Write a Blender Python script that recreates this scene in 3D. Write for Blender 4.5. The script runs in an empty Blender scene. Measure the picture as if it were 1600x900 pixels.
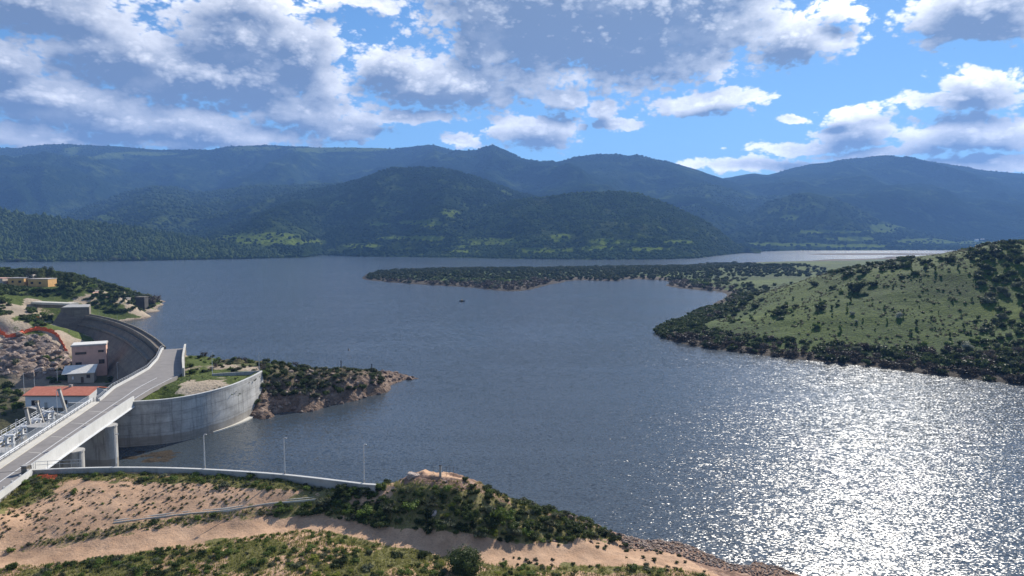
import bpy, math, random
import numpy as np
from mathutils import Vector, Matrix
C = bpy.context
SC = C.scene
COL = SC.collection
rnd = random.Random(7)
R = math.radians

# ------------------------------------------------------------------ camera maths
FPX = 1066.6667
CAMZ = 50.0
PITCH = math.atan(80 / FPX)
CP, SP = math.cos(PITCH), math.sin(PITCH)

def ray(px, py):
    cx = (px - 800) / FPX; cy = -(py - 450) / FPX
    return cx, CP + cy * SP, -SP + cy * CP
def PZ(px, py, z):                       # picture point whose height above the lake is known
    a, b, c = ray(px, py); t = (z - CAMZ) / c
    return (a * t, b * t, z)
def PD(px, py, Y):                       # picture point whose distance is known
    a, b, c = ray(px, py); t = Y / b
    return (a * t, Y, CAMZ + c * t)
def proj(x, y, z):
    dz = z - CAMZ
    f = y * CP - dz * SP; u = y * SP + dz * CP
    f = np.maximum(f, 1e-3)
    return 800 + FPX * x / f, 450 - FPX * u / f
def xy(px, py, z): return PZ(px, py, z)[:2]

# ------------------------------------------------------------------ noise
def _h(i, j, s):
    v = np.sin(i * 127.1 + j * 311.7 + s * 74.7) * 43758.5453
    return v - np.floor(v)
def vnoise(x, y, s=0):
    x = np.asarray(x, float); y = np.asarray(y, float)
    i = np.floor(x); j = np.floor(y); u = x - i; v = y - j
    u = u * u * u * (u * (u * 6 - 15) + 10); v = v * v * v * (v * (v * 6 - 15) + 10)
    a = _h(i, j, s); b = _h(i + 1, j, s); c = _h(i, j + 1, s); d = _h(i + 1, j + 1, s)
    return (a * (1 - u) + b * u) * (1 - v) + (c * (1 - u) + d * u) * v
def fbm(x, y, o=5, s=0, g=.5):
    t = 0; a = 1; n = 0
    for k in range(o):
        t = t + a * vnoise(x, y, s + k * 3.1); n += a; a *= g
        x = x * 2.03 + 1.7; y = y * 2.03 - 3.3
    return t / n
def ridged(x, y, o=5, s=0, g=.5):
    t = 0; a = 1; n = 0
    for k in range(o):
        t = t + a * (1 - abs(2 * vnoise(x, y, s + k * 5.3) - 1)); n += a; a *= g
        x = x * 2.03 + 1.7; y = y * 2.03 - 3.3
    return t / n
class TPS:                               # smooth surface through measured ground points
    def __init__(s, pts, lam=1e-3):
        p = np.array(pts, float); s.p = p[:, :2] / 100; n = len(p)
        K = s.k(s.p, s.p) + lam * np.eye(n)
        A = np.zeros((n + 3, n + 3)); A[:n, :n] = K; A[:n, n] = 1; A[:n, n + 1:] = s.p
        A[n, :n] = 1; A[n + 1:, :n] = s.p.T
        b = np.zeros(n + 3); b[:n] = p[:, 2]
        s.w = np.linalg.solve(A, b); s.lo = p[:, 2].min() - 2; s.hi = p[:, 2].max() + 2
    def k(s, a, b):
        d = np.sqrt(((a[:, None, :] - b[None, :, :]) ** 2).sum(-1)) + 1e-9
        return d * d * np.log(d)
    def __call__(s, x, y):
        x = np.asarray(x, float); y = np.asarray(y, float); sh = x.shape
        q = np.stack([x.ravel(), y.ravel()], 1) / 100; out = np.empty(len(q)); n = len(s.p)
        for i in range(0, len(q), 20000):
            c = q[i:i + 20000]
            out[i:i + 20000] = s.k(c, s.p) @ s.w[:n] + s.w[n] + c @ s.w[n + 1:]
        return np.clip(out, s.lo, s.hi).reshape(sh)
def inpoly(px, py, poly):
    px = np.asarray(px, float); py = np.asarray(py, float)
    r = np.zeros(px.shape, bool); n = len(poly)
    for i in range(n):
        x1, y1 = poly[i]; x2, y2 = poly[(i + 1) % n]
        if y1 == y2: continue
        c = ((y1 > py) != (y2 > py)) & (px < (x2 - x1) * (py - y1) / (y2 - y1) + x1)
        r ^= c
    return r
def sstep(a, b, x):
    t = np.clip((x - a) / (b - a), 0, 1); return t * t * (3 - 2 * t)
def segdist(x, y, pts):
    x = np.asarray(x, float); best = np.full(x.shape, 1e9)
    for (ax, ay), (bx, by) in zip(pts[:-1], pts[1:]):
        dx, dy = bx - ax, by - ay; t = np.clip(((x - ax) * dx + (y - ay) * dy) / (dx * dx + dy * dy + 1e-9), 0, 1)
        best = np.minimum(best, np.hypot(x - ax - t * dx, y - ay - t * dy))
    return best

# ------------------------------------------------------------------ objects
def mesh_np(name, v, f, m=None, smooth=False, attrs=None):
    v = np.asarray(v, np.float32); me = bpy.data.meshes.new(name)
    if isinstance(f, np.ndarray):
        k = f.shape[1]; me.vertices.add(len(v)); me.vertices.foreach_set('co', v.ravel())
        me.loops.add(f.size); me.loops.foreach_set('vertex_index', f.astype(np.int32).ravel())
        me.polygons.add(len(f)); me.polygons.foreach_set('loop_start', np.arange(0, f.size, k, dtype=np.int32))
        me.update(calc_edges=True); me.validate()
    else:
        me.from_pydata([tuple(map(float, q)) for q in v], [], f); me.update()
    if smooth: me.polygons.foreach_set('use_smooth', np.ones(len(me.polygons), bool))
    for k, a in (attrs or {}).items():
        at = me.attributes.new(k, 'FLOAT', 'POINT'); at.data.foreach_set('value', np.asarray(a, np.float32).ravel())
    if m: me.materials.append(m)
    return me
def link(name, me, parent=None, loc=(0, 0, 0)):
    o = bpy.data.objects.new(name, me); COL.objects.link(o); o.location = loc
    if parent: o.parent = parent
    return o
def tag(o, label=None, cat=None, group=None, kind=None):
    if label: o['label'] = label
    if cat: o['category'] = cat
    if group: o['group'] = group
    if kind: o['kind'] = kind
    return o
def thing(name, label, cat, loc, group=None):
    return tag(link(name, None, None, loc), label, cat, group)

class MB:
    def __init__(s): s.v = []; s.f = []
    def add(s, v, f):
        n = len(s.v); s.v += [tuple(q) for q in v]; s.f += [tuple(n + i for i in q) for q in f]; return s
    def box(s, c, d, rz=0.0, tilt=None):
        x, y, z = d[0] / 2, d[1] / 2, d[2] / 2; ca, sa = math.cos(rz), math.sin(rz); vs = []
        for k in (-z, z):
            for i, j in ((-x, -y), (x, -y), (x, y), (-x, y)):
                q = Vector((i, j, k))
                if tilt: q = tilt @ q
                vs.append((c[0] + q.x * ca - q.y * sa, c[1] + q.x * sa + q.y * ca, c[2] + q.z))
        return s.add(vs, [(3, 2, 1, 0), (4, 5, 6, 7), (0, 1, 5, 4), (1, 2, 6, 5), (2, 3, 7, 6), (3, 0, 4, 7)])
    def bar(s, a, b, w, h):              # rectangular bar between two points
        a = Vector(a); b = Vector(b); d = (b - a); L = d.length
        if L < 1e-6: return s
        q = d.to_track_quat('X', 'Z').to_matrix()
        vs = []
        for x in (0, L):
            for y, z in ((-w / 2, -h / 2), (w / 2, -h / 2), (w / 2, h / 2), (-w / 2, h / 2)):
                vs.append(a + q @ Vector((x, y, z)))
        return s.add(vs, [(0, 1, 2, 3), (7, 6, 5, 4), (0, 4, 5, 1), (1, 5, 6, 2), (2, 6, 7, 3), (3, 7, 4, 0)])
    def cyl(s, a, b, r0, r1=None, n=12, cap=True):
        a = Vector(a); b = Vector(b); r1 = r0 if r1 is None else r1
        q = (b - a).to_track_quat('Z', 'Y').to_matrix(); vs = []
        for p, r in ((a, r0), (b, r1)):
            for i in range(n):
                t = 2 * math.pi * i / n; vs.append(p + q @ Vector((r * math.cos(t), r * math.sin(t), 0)))
        f = [(i, (i + 1) % n, n + (i + 1) % n, n + i) for i in range(n)]
        if cap: f += [tuple(range(n - 1, -1, -1)), tuple(range(n, 2 * n))]
        return s.add(vs, f)
    def prism(s, poly, z0, z1):
        n = len(poly); vs = [(x, y, z0) for x, y in poly] + [(x, y, z1) for x, y in poly]
        return s.add(vs, [(i, (i + 1) % n, n + (i + 1) % n, n + i) for i in range(n)] + [tuple(range(n - 1, -1, -1)), tuple(range(n, 2 * n))])
    def sweep(s, pts, sec, closed=True):
        """pts: (x,y) list; sec: list of (lateral to the right, z) or a function of the index giving that list"""
        n = len(pts); k = None
        for i, p in enumerate(pts):
            a = Vector(pts[max(i - 1, 0)][:2]); b = Vector(pts[min(i + 1, n - 1)][:2]); d = (b - a).normalized()
            r = Vector((d.y, -d.x)); q = sec(i) if callable(sec) else sec
            k = len(q); s.v += [(p[0] + r.x * l, p[1] + r.y * l, z) for l, z in q]
        b0 = len(s.v) - n * k
        for i in range(n - 1):
            for j in range(k if closed else k - 1):
                j2 = (j + 1) % k
                s.f.append((b0 + i * k + j, b0 + i * k + j2, b0 + (i + 1) * k + j2, b0 + (i + 1) * k + j))
        if closed:
            s.f.append(tuple(b0 + j for j in range(k - 1, -1, -1))); s.f.append(tuple(b0 + (n - 1) * k + j for j in range(k)))
        return s
    def build(s, name, m, parent=None, smooth=False, loc=None):
        base = Vector(loc) if loc else (root_loc(parent) if parent else Vector((0, 0, 0)))
        me = bpy.data.meshes.new(name); me.from_pydata([tuple(Vector(q) - base) for q in s.v], [], s.f); me.update()
        import bmesh
        bm = bmesh.new(); bm.from_mesh(me); bmesh.ops.recalc_face_normals(bm, faces=bm.faces[:]); bm.to_mesh(me); bm.free()
        if smooth: me.polygons.foreach_set('use_smooth', np.ones(len(me.polygons), bool))
        me.materials.append(m)
        return link(name, me, parent, (0, 0, 0) if parent else base)
def root_loc(o):
    v = Vector(o.location)
    while o.parent: o = o.parent; v = v + Vector(o.location)
    return v
def dens(pts, step):                     # resample a polyline, rounded with Catmull-Rom
    P = [Vector(p[:2]) for p in pts]; out = []
    for i in range(len(P) - 1):
        a = P[max(i - 1, 0)]; b = P[i]; c = P[i + 1]; d = P[min(i + 2, len(P) - 1)]
        n = max(1, int((c - b).length / step))
        for k in range(n):
            t = k / n
            q = .5 * ((2 * b) + (c - a) * t + (2 * a - 5 * b + 4 * c - d) * t * t + (3 * b - a - 3 * c + d) * t ** 3)
            out.append((q.x, q.y))
    out.append((P[-1].x, P[-1].y)); return out
def offset(pts, o):
    r = []; n = len(pts)
    for i, p in enumerate(pts):
        a = Vector(pts[max(i - 1, 0)][:2]); b = Vector(pts[min(i + 1, n - 1)][:2]); d = (b - a).normalized()
        r.append((p[0] + d.y * o, p[1] - d.x * o))
    return r

# ------------------------------------------------------------------ materials
class NT:
    def __init__(s, name):
        s.m = bpy.data.materials.new(name); s.m.use_nodes = True; s.t = s.m.node_tree; s.t.nodes.clear()
        s.out = s.t.nodes.new('ShaderNodeOutputMaterial')
    def n(s, typ, ins=None, **kw):
        nd = s.t.nodes.new('ShaderNode' + typ)
        for k, v in kw.items(): setattr(nd, k, v)
        for k, v in (ins or {}).items():
            sk = nd.inputs[k]
            if isinstance(v, bpy.types.NodeSocket): s.t.links.new(v, sk)
            else: sk.default_value = v
        return nd
    def math(s, op, a, b=0.0, c=0.0, clamp=False):
        return s.n('Math', {0: a, 1: b, 2: c}, operation=op, use_clamp=clamp).outputs[0]
    def vm(s, op, a, b=(0, 0, 0)):
        nd = s.n('VectorMath', {0: a, 1: b}, operation=op); return nd.outputs['Value'] if op in ('LENGTH', 'DOT_PRODUCT') else nd.outputs[0]
    def pos(s): return s.n('NewGeometry').outputs['Position']
    def noise(s, scale, detail=4, rough=.55, vec=None, dist=0.0, out='Fac'):
        return s.n('TexNoise', {'Vector': vec if vec is not None else s.pos(), 'Scale': scale, 'Detail': detail, 'Roughness': rough, 'Distortion': dist}).outputs[out]
    def ramp(s, f, stops, interp='LINEAR'):
        nd = s.n('ValToRGB', {'Fac': f}); nd.color_ramp.interpolation = interp; el = nd.color_ramp.elements
        while len(el) < len(stops): el.new(.5)
        for e, (p, c) in zip(el, stops):
            e.position = p; e.color = (*c, 1) if isinstance(c, (tuple, list)) else (c, c, c, 1)
        return nd.outputs[0]
    def mix(s, f, a, b, mode='MIX'):
        nd = s.n('Mix', data_type='RGBA', blend_type=mode)
        for k, v in ((0, f), (6, a), (7, b)):
            if isinstance(v, bpy.types.NodeSocket): s.t.links.new(v, nd.inputs[k])
            else: nd.inputs[k].default_value = (*v, 1) if isinstance(v, (tuple, list)) and len(v) == 3 else v
        return nd.outputs[2]
    def attr(s, name): return s.n('Attribute', attribute_name=name).outputs['Fac']
    def scaled(s, v): return s.vm('MULTIPLY', s.pos(), v)
    def bump(s, h, strength=.5, dist=.1):
        return s.n('Bump', {'Height': h, 'Strength': strength, 'Distance': dist}).outputs[0]
    def pbr(s, col, rough=.8, normal=None, **kw):
        ins = {'Base Color': (*col, 1) if isinstance(col, (tuple, list)) else col, 'Roughness': rough}
        if normal is not None: ins['Normal'] = normal
        ins.update(kw); b = s.n('BsdfPrincipled', ins)
        s.t.links.new(b.outputs[0], s.out.inputs[0]); return s.m

def m_simple(name, col, rough=.6, var=.15, scale=1.5, **kw):
    t = NT(name); f = t.noise(scale, 6, .6)
    a = tuple(c * (1 - var) for c in col); b = tuple(min(1, c * (1 + var)) for c in col)
    return t.pbr(t.ramp(f, [(.3, a), (.7, b)]), rough, t.bump(f, .15, .02), **kw)
def m_concrete(name, a, b, band=None, lift=None, streak=.5):
    t = NT(name); n1 = t.noise(.25, 6, .6); n2 = t.noise(3.0, 5, .6)
    st = t.noise(1.0, 4, .6, t.scaled((1.3, 1.3, .12)))
    col = t.ramp(n1, [(.32, a), (.68, b)])
    col = t.mix(t.math('MULTIPLY', t.ramp(st, [(.5, 0.0), (.68, 1.0)]), streak), col, tuple(c * .33 for c in a))
    col = t.mix(.25, col, t.ramp(n2, [(.3, tuple(c * .7 for c in a)), (.7, b)]))
    z = t.n('SeparateXYZ', {0: t.pos()}).outputs[2]
    if lift:                              # pour joints, damp patches
        dp = t.noise(1.0, 5, .62, t.scaled((.16, .16, .55)))
        col = t.mix(t.ramp(dp, [(.46, 0.0), (.62, .42)]), col, tuple(c * .5 for c in a))
        fr = t.math('FRACT', t.math('DIVIDE', t.math('ADD', z, 20.0), lift))
        ln = t.math('LESS_THAN', t.math('ABSOLUTE', t.math('SUBTRACT', fr, .5)), .035 / lift * 1.6)
        col = t.mix(t.math('MULTIPLY', ln, .5), col, tuple(c * .35 for c in a))
        pan = t.n('TexWhiteNoise', {0: t.n('Combine' + 'XYZ', {2: t.math('FLOOR', t.math('ADD', t.math('DIVIDE', t.math('ADD', z, 20.0), lift), .5))}).outputs[0]}).outputs[0]
        col = t.mix(t.math('MULTIPLY', pan, .35), col, tuple(c * .55 for c in a))
    if band:                              # high-water stain
        zz = t.math('ADD', z, t.math('MULTIPLY', n1, .5))
        k = t.math('LESS_THAN', zz, band)
        col = t.mix(t.math('MULTIPLY', k, .5), col, (.20, .16, .11))
    return t.pbr(col, .85, t.bump(t.noise(6, 6, .65), .3, .05))

M = {}
M['concrete'] = m_concrete('concrete', (.31, .30, .28), (.46, .44, .41))
M['concrete_wall'] = m_concrete('concrete_wall', (.34, .33, .31), (.64, .63, .60), 2.4, 2.4, .7)
M['concrete_pier'] = m_concrete('concrete_pier', (.33, .31, .28), (.50, .48, .44), 2.6, None, .9)
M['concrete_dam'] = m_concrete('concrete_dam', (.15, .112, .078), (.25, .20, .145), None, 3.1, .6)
M['concrete_old'] = m_concrete('concrete_old', (.17, .145, .11), (.29, .25, .195), None, 2.2, .7)
M['white_concrete'] = m_concrete('white_concrete', (.50, .49, .46), (.64, .63, .60), None, None, .15)
M['kerb'] = m_concrete('kerb_concrete', (.50, .47, .40), (.66, .62, .54), None, None, .1)
M['asphalt'] = m_simple('asphalt', (.225, .205, .19), .9, .14, .5)
M['paint'] = m_simple('road_paint', (.70, .70, .68), .7, .12, 3)
M['white'] = m_simple('white_plaster', (.70, .71, .72), .7, .06, 1)
M['white_metal'] = m_simple('white_metal', (.70, .71, .72), .4, .08, 2)
M['steel'] = m_simple('galvanised_steel', (.42, .43, .44), .45, .12, 2, Metallic=.5)
M['lamp'] = m_simple('lamp_paint', (.55, .56, .56), .5, .08, 2)
M['fence'] = m_simple('fence_mesh', (.33, .35, .37), .6, .1, 2)
M['pink'] = m_simple('pink_plaster', (.62, .38, .30), .85, .14, .7)
M['yellow'] = m_simple('yellow_plaster', (.62, .36, .13), .85, .12, .7)
M['beige'] = m_simple('beige_plaster', (.45, .38, .31), .85, .12, .7)
M['roofwhite'] = m_simple('white_roof_sheet', (.72, .69, .62), .6, .1, 1)
M['roofgrey'] = m_simple('grey_roof_slab', (.45, .40, .36), .8, .15, .6)
M['dark'] = m_simple('dark_glass', (.025, .025, .03), .25, .2, 1)
M['wood'] = m_simple('brown_wood', (.10, .06, .04), .7, .2, 3)
M['orange'] = m_simple('orange_netting', (.78, .13, .035), .7, .2, .8)
M['boat'] = m_simple('boat_hull', (.05, .04, .035), .5, .2, 2)
M['boatwood'] = m_simple('boat_inside', (.35, .22, .06), .6, .2, 2)
M['tower'] = m_concrete('tower_concrete', (.055, .05, .045), (.10, .09, .08), None, 2.0, .5)
M['bark'] = m_simple('bark', (.10, .075, .055), .9, .3, 4)
def m_tile():
    t = NT('red_roof_tiles'); p = t.pos(); x = t.n('SeparateXYZ', {0: p}).outputs[0]
    w = t.math('SINE', t.math('MULTIPLY', x, 2 * math.pi / .3))
    n = t.noise(1.2, 5, .6)
    col = t.ramp(n, [(.3, (.56, .15, .08)), (.7, (.70, .24, .14))])
    return t.pbr(col, .8, t.bump(w, .6, .04))
M['tile'] = m_tile()
def m_rock(name, a, b, sc=.5):
    t = NT(name); n1 = t.noise(sc, 8, .65); v = t.n('TexVoronoi', {'Vector': t.pos(), 'Scale': sc * 1.6}, feature='DISTANCE_TO_EDGE').outputs[0]
    n2 = t.noise(sc * 7, 5, .6)
    col = t.ramp(n1, [(.3, tuple(c * .45 for c in a)), (.5, a), (.7, b)])
    col = t.mix(t.ramp(n2, [(.55, 0.0), (.75, .5)]), col, tuple(c * .5 for c in a))
    h = t.math('ADD', n1, t.math('MULTIPLY', t.math('MINIMUM', v, .25), .8))
    return t.pbr(col, .9, t.bump(h, .9, .8))
M['rock'] = m_rock('granite_rock', (.27, .195, .15), (.44, .35, .29))
M['rockdark'] = m_rock('shore_rock', (.17, .115, .09), (.30, .22, .18), .8)
M['rockpale'] = m_rock('pale_boulder', (.42, .33, .28), (.60, .52, .46), .9)
def m_foliage(name, a, b, trans=.3, sat=(.55, 1.35), scale=.9, spec=.12):
    t = NT(name); oi = t.n('ObjectInfo').outputs['Random']
    n = t.noise(scale, 3, .6)
    col = t.ramp(t.math('ADD', t.math('MULTIPLY', n, .68), t.math('MULTIPLY', oi, .42)), [(.32, tuple(c * sat[0] for c in a)), (.52, a), (.78, b)])
    d = t.n('BsdfPrincipled', {'Base Color': col, 'Roughness': .6, 'Specular IOR Level': spec})
    tr = t.n('BsdfTranslucent', {'Color': t.mix(.5, col, b)})
    mx = t.n('MixShader', {0: trans, 1: d.outputs[0], 2: tr.outputs[0]})
    t.t.links.new(mx.outputs[0], t.out.inputs[0]); return t.m
M['maquis'] = m_foliage('maquis_leaves', (.040, .058, .020), (.085, .115, .035))
M['green'] = m_foliage('green_leaves', (.075, .11, .024), (.16, .22, .05), .35)
M['olive'] = m_foliage('grey_green_leaves', (.085, .095, .055), (.15, .165, .095))
M['dry'] = m_foliage('bare_twigs', (.075, .058, .042), (.13, .105, .08), .15)
M['lime'] = m_foliage('yellow_green_leaves', (.16, .19, .03), (.30, .32, .05), .4)
M['blossom'] = m_foliage('pale_blossom', (.22, .24, .18), (.42, .43, .36), .3)
M['pine'] = m_foliage('pine_needles', (.026, .046, .020), (.065, .094, .034), .1, (.5, 1.4), .02, .0)
M['hillwood'] = m_foliage('hill_woodland', (.034, .055, .017), (.078, .105, .03), .1, (.5, 1.3), .012, .0)
M['pale'] = m_foliage('pale_tree_leaves', (.10, .125, .05), (.19, .21, .085), .3)
M['grassblade'] = m_foliage('grass_blades', (.14, .15, .045), (.28, .27, .085), .35, (.7, 1.3), .4)
M['straw'] = m_foliage('dry_tuft', (.075, .080, .036), (.15, .14, .065), .25)
# ------------------------------------------------------------------ camera, sun, world
cam = bpy.data.cameras.new('camera'); cam.lens = 24; cam.sensor_width = 36; cam.clip_start = .5; cam.clip_end = 40000
co = bpy.data.objects.new('camera', cam); COL.objects.link(co); co.location = (0, 0, CAMZ); co.rotation_euler = (math.pi / 2 - PITCH, 0, 0)
SC.camera = co
SUN_AZ, SUN_EL = 28.0, 30.5
sdir = Vector((math.sin(R(SUN_AZ)) * math.cos(R(SUN_EL)), math.cos(R(SUN_AZ)) * math.cos(R(SUN_EL)), math.sin(R(SUN_EL))))
sl = bpy.data.lights.new('sun', 'SUN'); sl.energy = 5.0; sl.angle = R(.53); sl.color = (1, .94, .84)
so = bpy.data.objects.new('sun', sl); COL.objects.link(so); so.rotation_euler = (-sdir).to_track_quat('-Z', 'Y').to_euler(); so.location = (200, 200, 300)

W = bpy.data.worlds.new('World'); SC.world = W; W.use_nodes = True
class WT(NT):
    def __init__(s, tree): s.t = tree
def azel(px, py):
    a, b, c = ray(px, py); L = math.sqrt(a * a + b * b + c * c)
    return math.degrees(math.atan2(a, b)), math.degrees(math.asin(c / L))
# clouds of that afternoon: centre, half width, half height, weight (bearing and elevation are worked out from these)
CLOUDS = [
 (70,10,150,48,1.0),(20,100,75,42,.9),(215,95,160,60,1.0),(390,60,150,62,1.0),(470,95,85,58,1.0),(330,118,230,44,1.1),
 (60,150,170,42,1.0),(240,190,290,34,.9),(460,172,180,34,.9),(640,184,115,16,.85),(80,215,150,24,.9),(320,212,220,24,.9),(545,205,85,26,.9),
 (610,105,75,34,1.0),(700,128,170,38,1.1),(760,60,75,90,1.0),(850,-5,170,100,1.35),(980,0,185,104,1.4),(1080,-5,105,92,1.25),(1230,55,110,48,.9),(1320,22,42,26,.8),
 (835,205,82,34,1.0),(712,219,48,16,.85),(880,150,70,26,.9),(945,170,52,20,.85),(965,197,58,13,.85),
 (1120,160,92,20,1.05),(1545,8,100,42,1.05),(1540,48,90,15,.9),(1525,130,70,26,.9),(1490,158,110,16,.9),
 (1335,204,78,30,.9),(1240,232,110,14,.8),(1333,172,30,11,.8),(1245,184,28,8,.7),(1530,208,120,28,1.0),
 (1190,259,160,12,.9),(1500,258,190,16,.9),(1375,240,160,10,.75),(560,8,100,20,.8),(390,8,130,34,.9),
]
def make_field(FULL, DET):
    gt = bpy.data.node_groups.new('cloud_field', 'ShaderNodeTree')
    gt.interface.new_socket('Vector', in_out='INPUT', socket_type='NodeSocketVector')
    gt.interface.new_socket('Fac', in_out='OUTPUT', socket_type='NodeSocketFloat')
    g = WT(gt); gi = gt.nodes.new('NodeGroupInput'); go = gt.nodes.new('NodeGroupOutput')
    V = gi.outputs[0]
    wn = g.n('TexNoise', noise_dimensions='2D', ins={'Vector': V, 'Scale': .16, 'Detail': 3.0, 'Roughness': .5}).outputs['Color']
    Vw = g.vm('ADD', V, g.vm('MULTIPLY', g.vm('SUBTRACT', wn, (.5, .5, .5)), (2.8, 1.5, 0)))
    cur = None
    for (cx, cy, rx, ry, wt) in CLOUDS:
        a0, e0 = azel(cx, cy); ra = rx / FPX * 57.3 * .95; re = ry / FPX * 57.3 * .98
        nd = g.n('VectorMath', {0: Vw, 1: (1 / ra, 1 / re, 0), 2: (-a0 / ra, -e0 / re, 0)}, operation='MULTIPLY_ADD')
        L = g.math('MULTIPLY_ADD', g.vm('LENGTH', nd.outputs[0]), 1.0, 1 - wt)
        cur = L if cur is None else g.math('SMOOTH_MIN', cur, L, .14)
    # clouds over the rest of the sky (outside the picture)
    sep = g.n('SeparateXYZ', {0: V})
    rest = g.n('TexNoise', noise_dimensions='2D', ins={'Vector': g.vm('MULTIPLY', V, (1, 1.6, 0)), 'Scale': .045, 'Detail': 2.0}).outputs[0]
    away = g.math('MAXIMUM', g.math('SUBTRACT', g.math('ABSOLUTE', sep.outputs[0]), 40.0), g.math('SUBTRACT', sep.outputs[1], 25.0))
    rw = g.math('MULTIPLY', g.math('MULTIPLY', away, .15, clamp=True), 2.4)
    restv = g.math('MULTIPLY_ADD', g.math('SUBTRACT', rest, .36), 5.0, -1.0)
    restL = g.math('SUBTRACT', 1.0, g.math('SUBTRACT', restv, g.math('SUBTRACT', 2.4, rw)))
    cur = g.math('MINIMUM', cur, restL)
    F = g.math('SUBTRACT', 1.0, cur)
    Vn = g.vm('MULTIPLY', V, (1, 1.7, 0))
    n1 = g.n('TexNoise', noise_dimensions='2D', ins={'Vector': Vn, 'Scale': .28, 'Detail': DET, 'Roughness': .6}).outputs[0]
    puff = 0.0
    if FULL:
        puff = g.math('SUBTRACT', .45, g.n('TexVoronoi', {'Vector': g.vm('ADD', Vn, g.vm('MULTIPLY', wn, (1.5, 1.5, 0))), 'Scale': .85, 'Detail': 2.0, 'Roughness': .6}, voronoi_dimensions='2D', feature='F1').outputs['Distance'])
    dd = g.math('ADD', g.math('MULTIPLY_ADD', F, 1.7, .42), g.math('ADD', g.math('MULTIPLY', g.math('SUBTRACT', n1, .5), 1.8), g.math('MULTIPLY', puff, .8)))
    gt.links.new(dd, go.inputs[0])
    return gt
G_FULL = make_field(True, 5.0); G_LITE = make_field(False, 4.0)

wt_ = W.node_tree; wt_.nodes.clear(); w = WT(wt_)
wo = wt_.nodes.new('ShaderNodeOutputWorld')
sky = w.n('TexSky', sky_type='NISHITA', sun_disc=False, sun_elevation=R(SUN_EL), sun_rotation=R(SUN_AZ), altitude=1500, air_density=1.0, dust_density=.1, ozone_density=1.6)
gen = w.n('TexCoord').outputs['Generated']
dn = w.vm('NORMALIZE', gen); sx = w.n('SeparateXYZ', {0: dn})
az = w.math('MULTIPLY', w.math('ARCTAN2', sx.outputs[0], sx.outputs[1]), 57.29578)
el = w.math('MULTIPLY', w.math('ARCSINE', sx.outputs[2]), 57.29578)
vec = w.n('CombineXYZ', {0: az, 1: el}).outputs[0]
def field(off, gt):
    nd = wt_.nodes.new('ShaderNodeGroup'); nd.node_tree = gt
    wt_.links.new(w.vm('ADD', vec, (*off, 0)) if any(off) else vec, nd.inputs[0]); return nd.outputs[0]
d0 = field((0, 0), G_FULL); d1 = field((.55, 1.25), G_LITE)
cover = w.n('MapRange', {0: d0, 1: .02, 2: .62, 3: 0.0, 4: 1.0}, interpolation_type='SMOOTHSTEP').outputs[0]
thick = w.math('MINIMUM', w.math('MAXIMUM', d0, 0.0), 1.3)
rel = w.math('MULTIPLY', w.math('SUBTRACT', d0, d1), w.math('MULTIPLY_ADD', thick, -.4, 1.15))
shade = w.math('MULTIPLY_ADD', rel, .72, w.math('ADD', w.math('MULTIPLY_ADD', thick, -.56, .70), w.math('MULTIPLY', w.math('EXPONENT', w.math('MULTIPLY', thick, -4.0)), .45)))
lit = w.n('MapRange', {0: shade, 1: -.22, 2: 1.0, 3: 0.0, 4: 1.0}).outputs[0]
# brightness of the clouds grows towards the sun
sd = w.vm('DOT_PRODUCT', dn, tuple(sdir))
glow = w.math('POWER', w.math('MAXIMUM', sd, 0.0), 6.0)
CLOUD_DARK = (1.45, 2.05, 3.2); CLOUD_LIT = (12.8, 12.7, 12.6)
mott = w.n('TexNoise', noise_dimensions='2D', ins={'Vector': w.vm('MULTIPLY', vec, (1, 1.8, 0)), 'Scale': .16, 'Detail': 5.0, 'Roughness': .6}).outputs[0]
ccol = w.mix(w.math('ADD', lit, w.math('MULTIPLY_ADD', mott, .5, -.27), clamp=True), CLOUD_DARK, CLOUD_LIT)
ccol = w.vm('MULTIPLY', ccol, w.n('CombineXYZ', {0: w.math('MULTIPLY_ADD', glow, .25, .9), 1: w.math('MULTIPLY_ADD', glow, .25, .9), 2: w.math('MULTIPLY_ADD', glow, .22, .92)}).outputs[0])
above = w.n('MapRange', {0: el, 1: -1.0, 2: 2.0, 3: 0.0, 4: 1.0}).outputs[0]
SKYMUL = (0.60, .90, 1.18)
skyc = w.vm('DIVIDE', w.vm('MULTIPLY', sky.outputs[0], SKYMUL), w.vm('ADD', w.vm('MULTIPLY', sky.outputs[0], (.038, .038, .038)), (1, 1, 1)))
final = w.mix(w.math('MULTIPLY', cover, above), skyc, ccol)
bg = w.n('Background', {'Color': final, 'Strength': .085})
wt_.links.new(bg.outputs[0], wo.inputs[0])
W.cycles.sampling_method = 'MANUAL'; W.cycles.sample_map_resolution = 512

vs = SC.view_settings; vs.view_transform = 'Standard'; vs.look = 'None'; vs.gamma = 1; vs.use_curve_mapping = False; vs.exposure = .66
cy = SC.cycles; cy.use_denoising = True; cy.max_bounces = 6; cy.diffuse_bounces = 2; cy.glossy_bounces = 3; cy.transmission_bounces = 2; cy.transparent_max_bounces = 8; cy.volume_bounces = 0
cy.sample_clamp_direct = 2.2; cy.sample_clamp_indirect = 6; cy.use_adaptive_sampling = False
cy.caustics_reflective = False; cy.caustics_refractive = False
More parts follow.
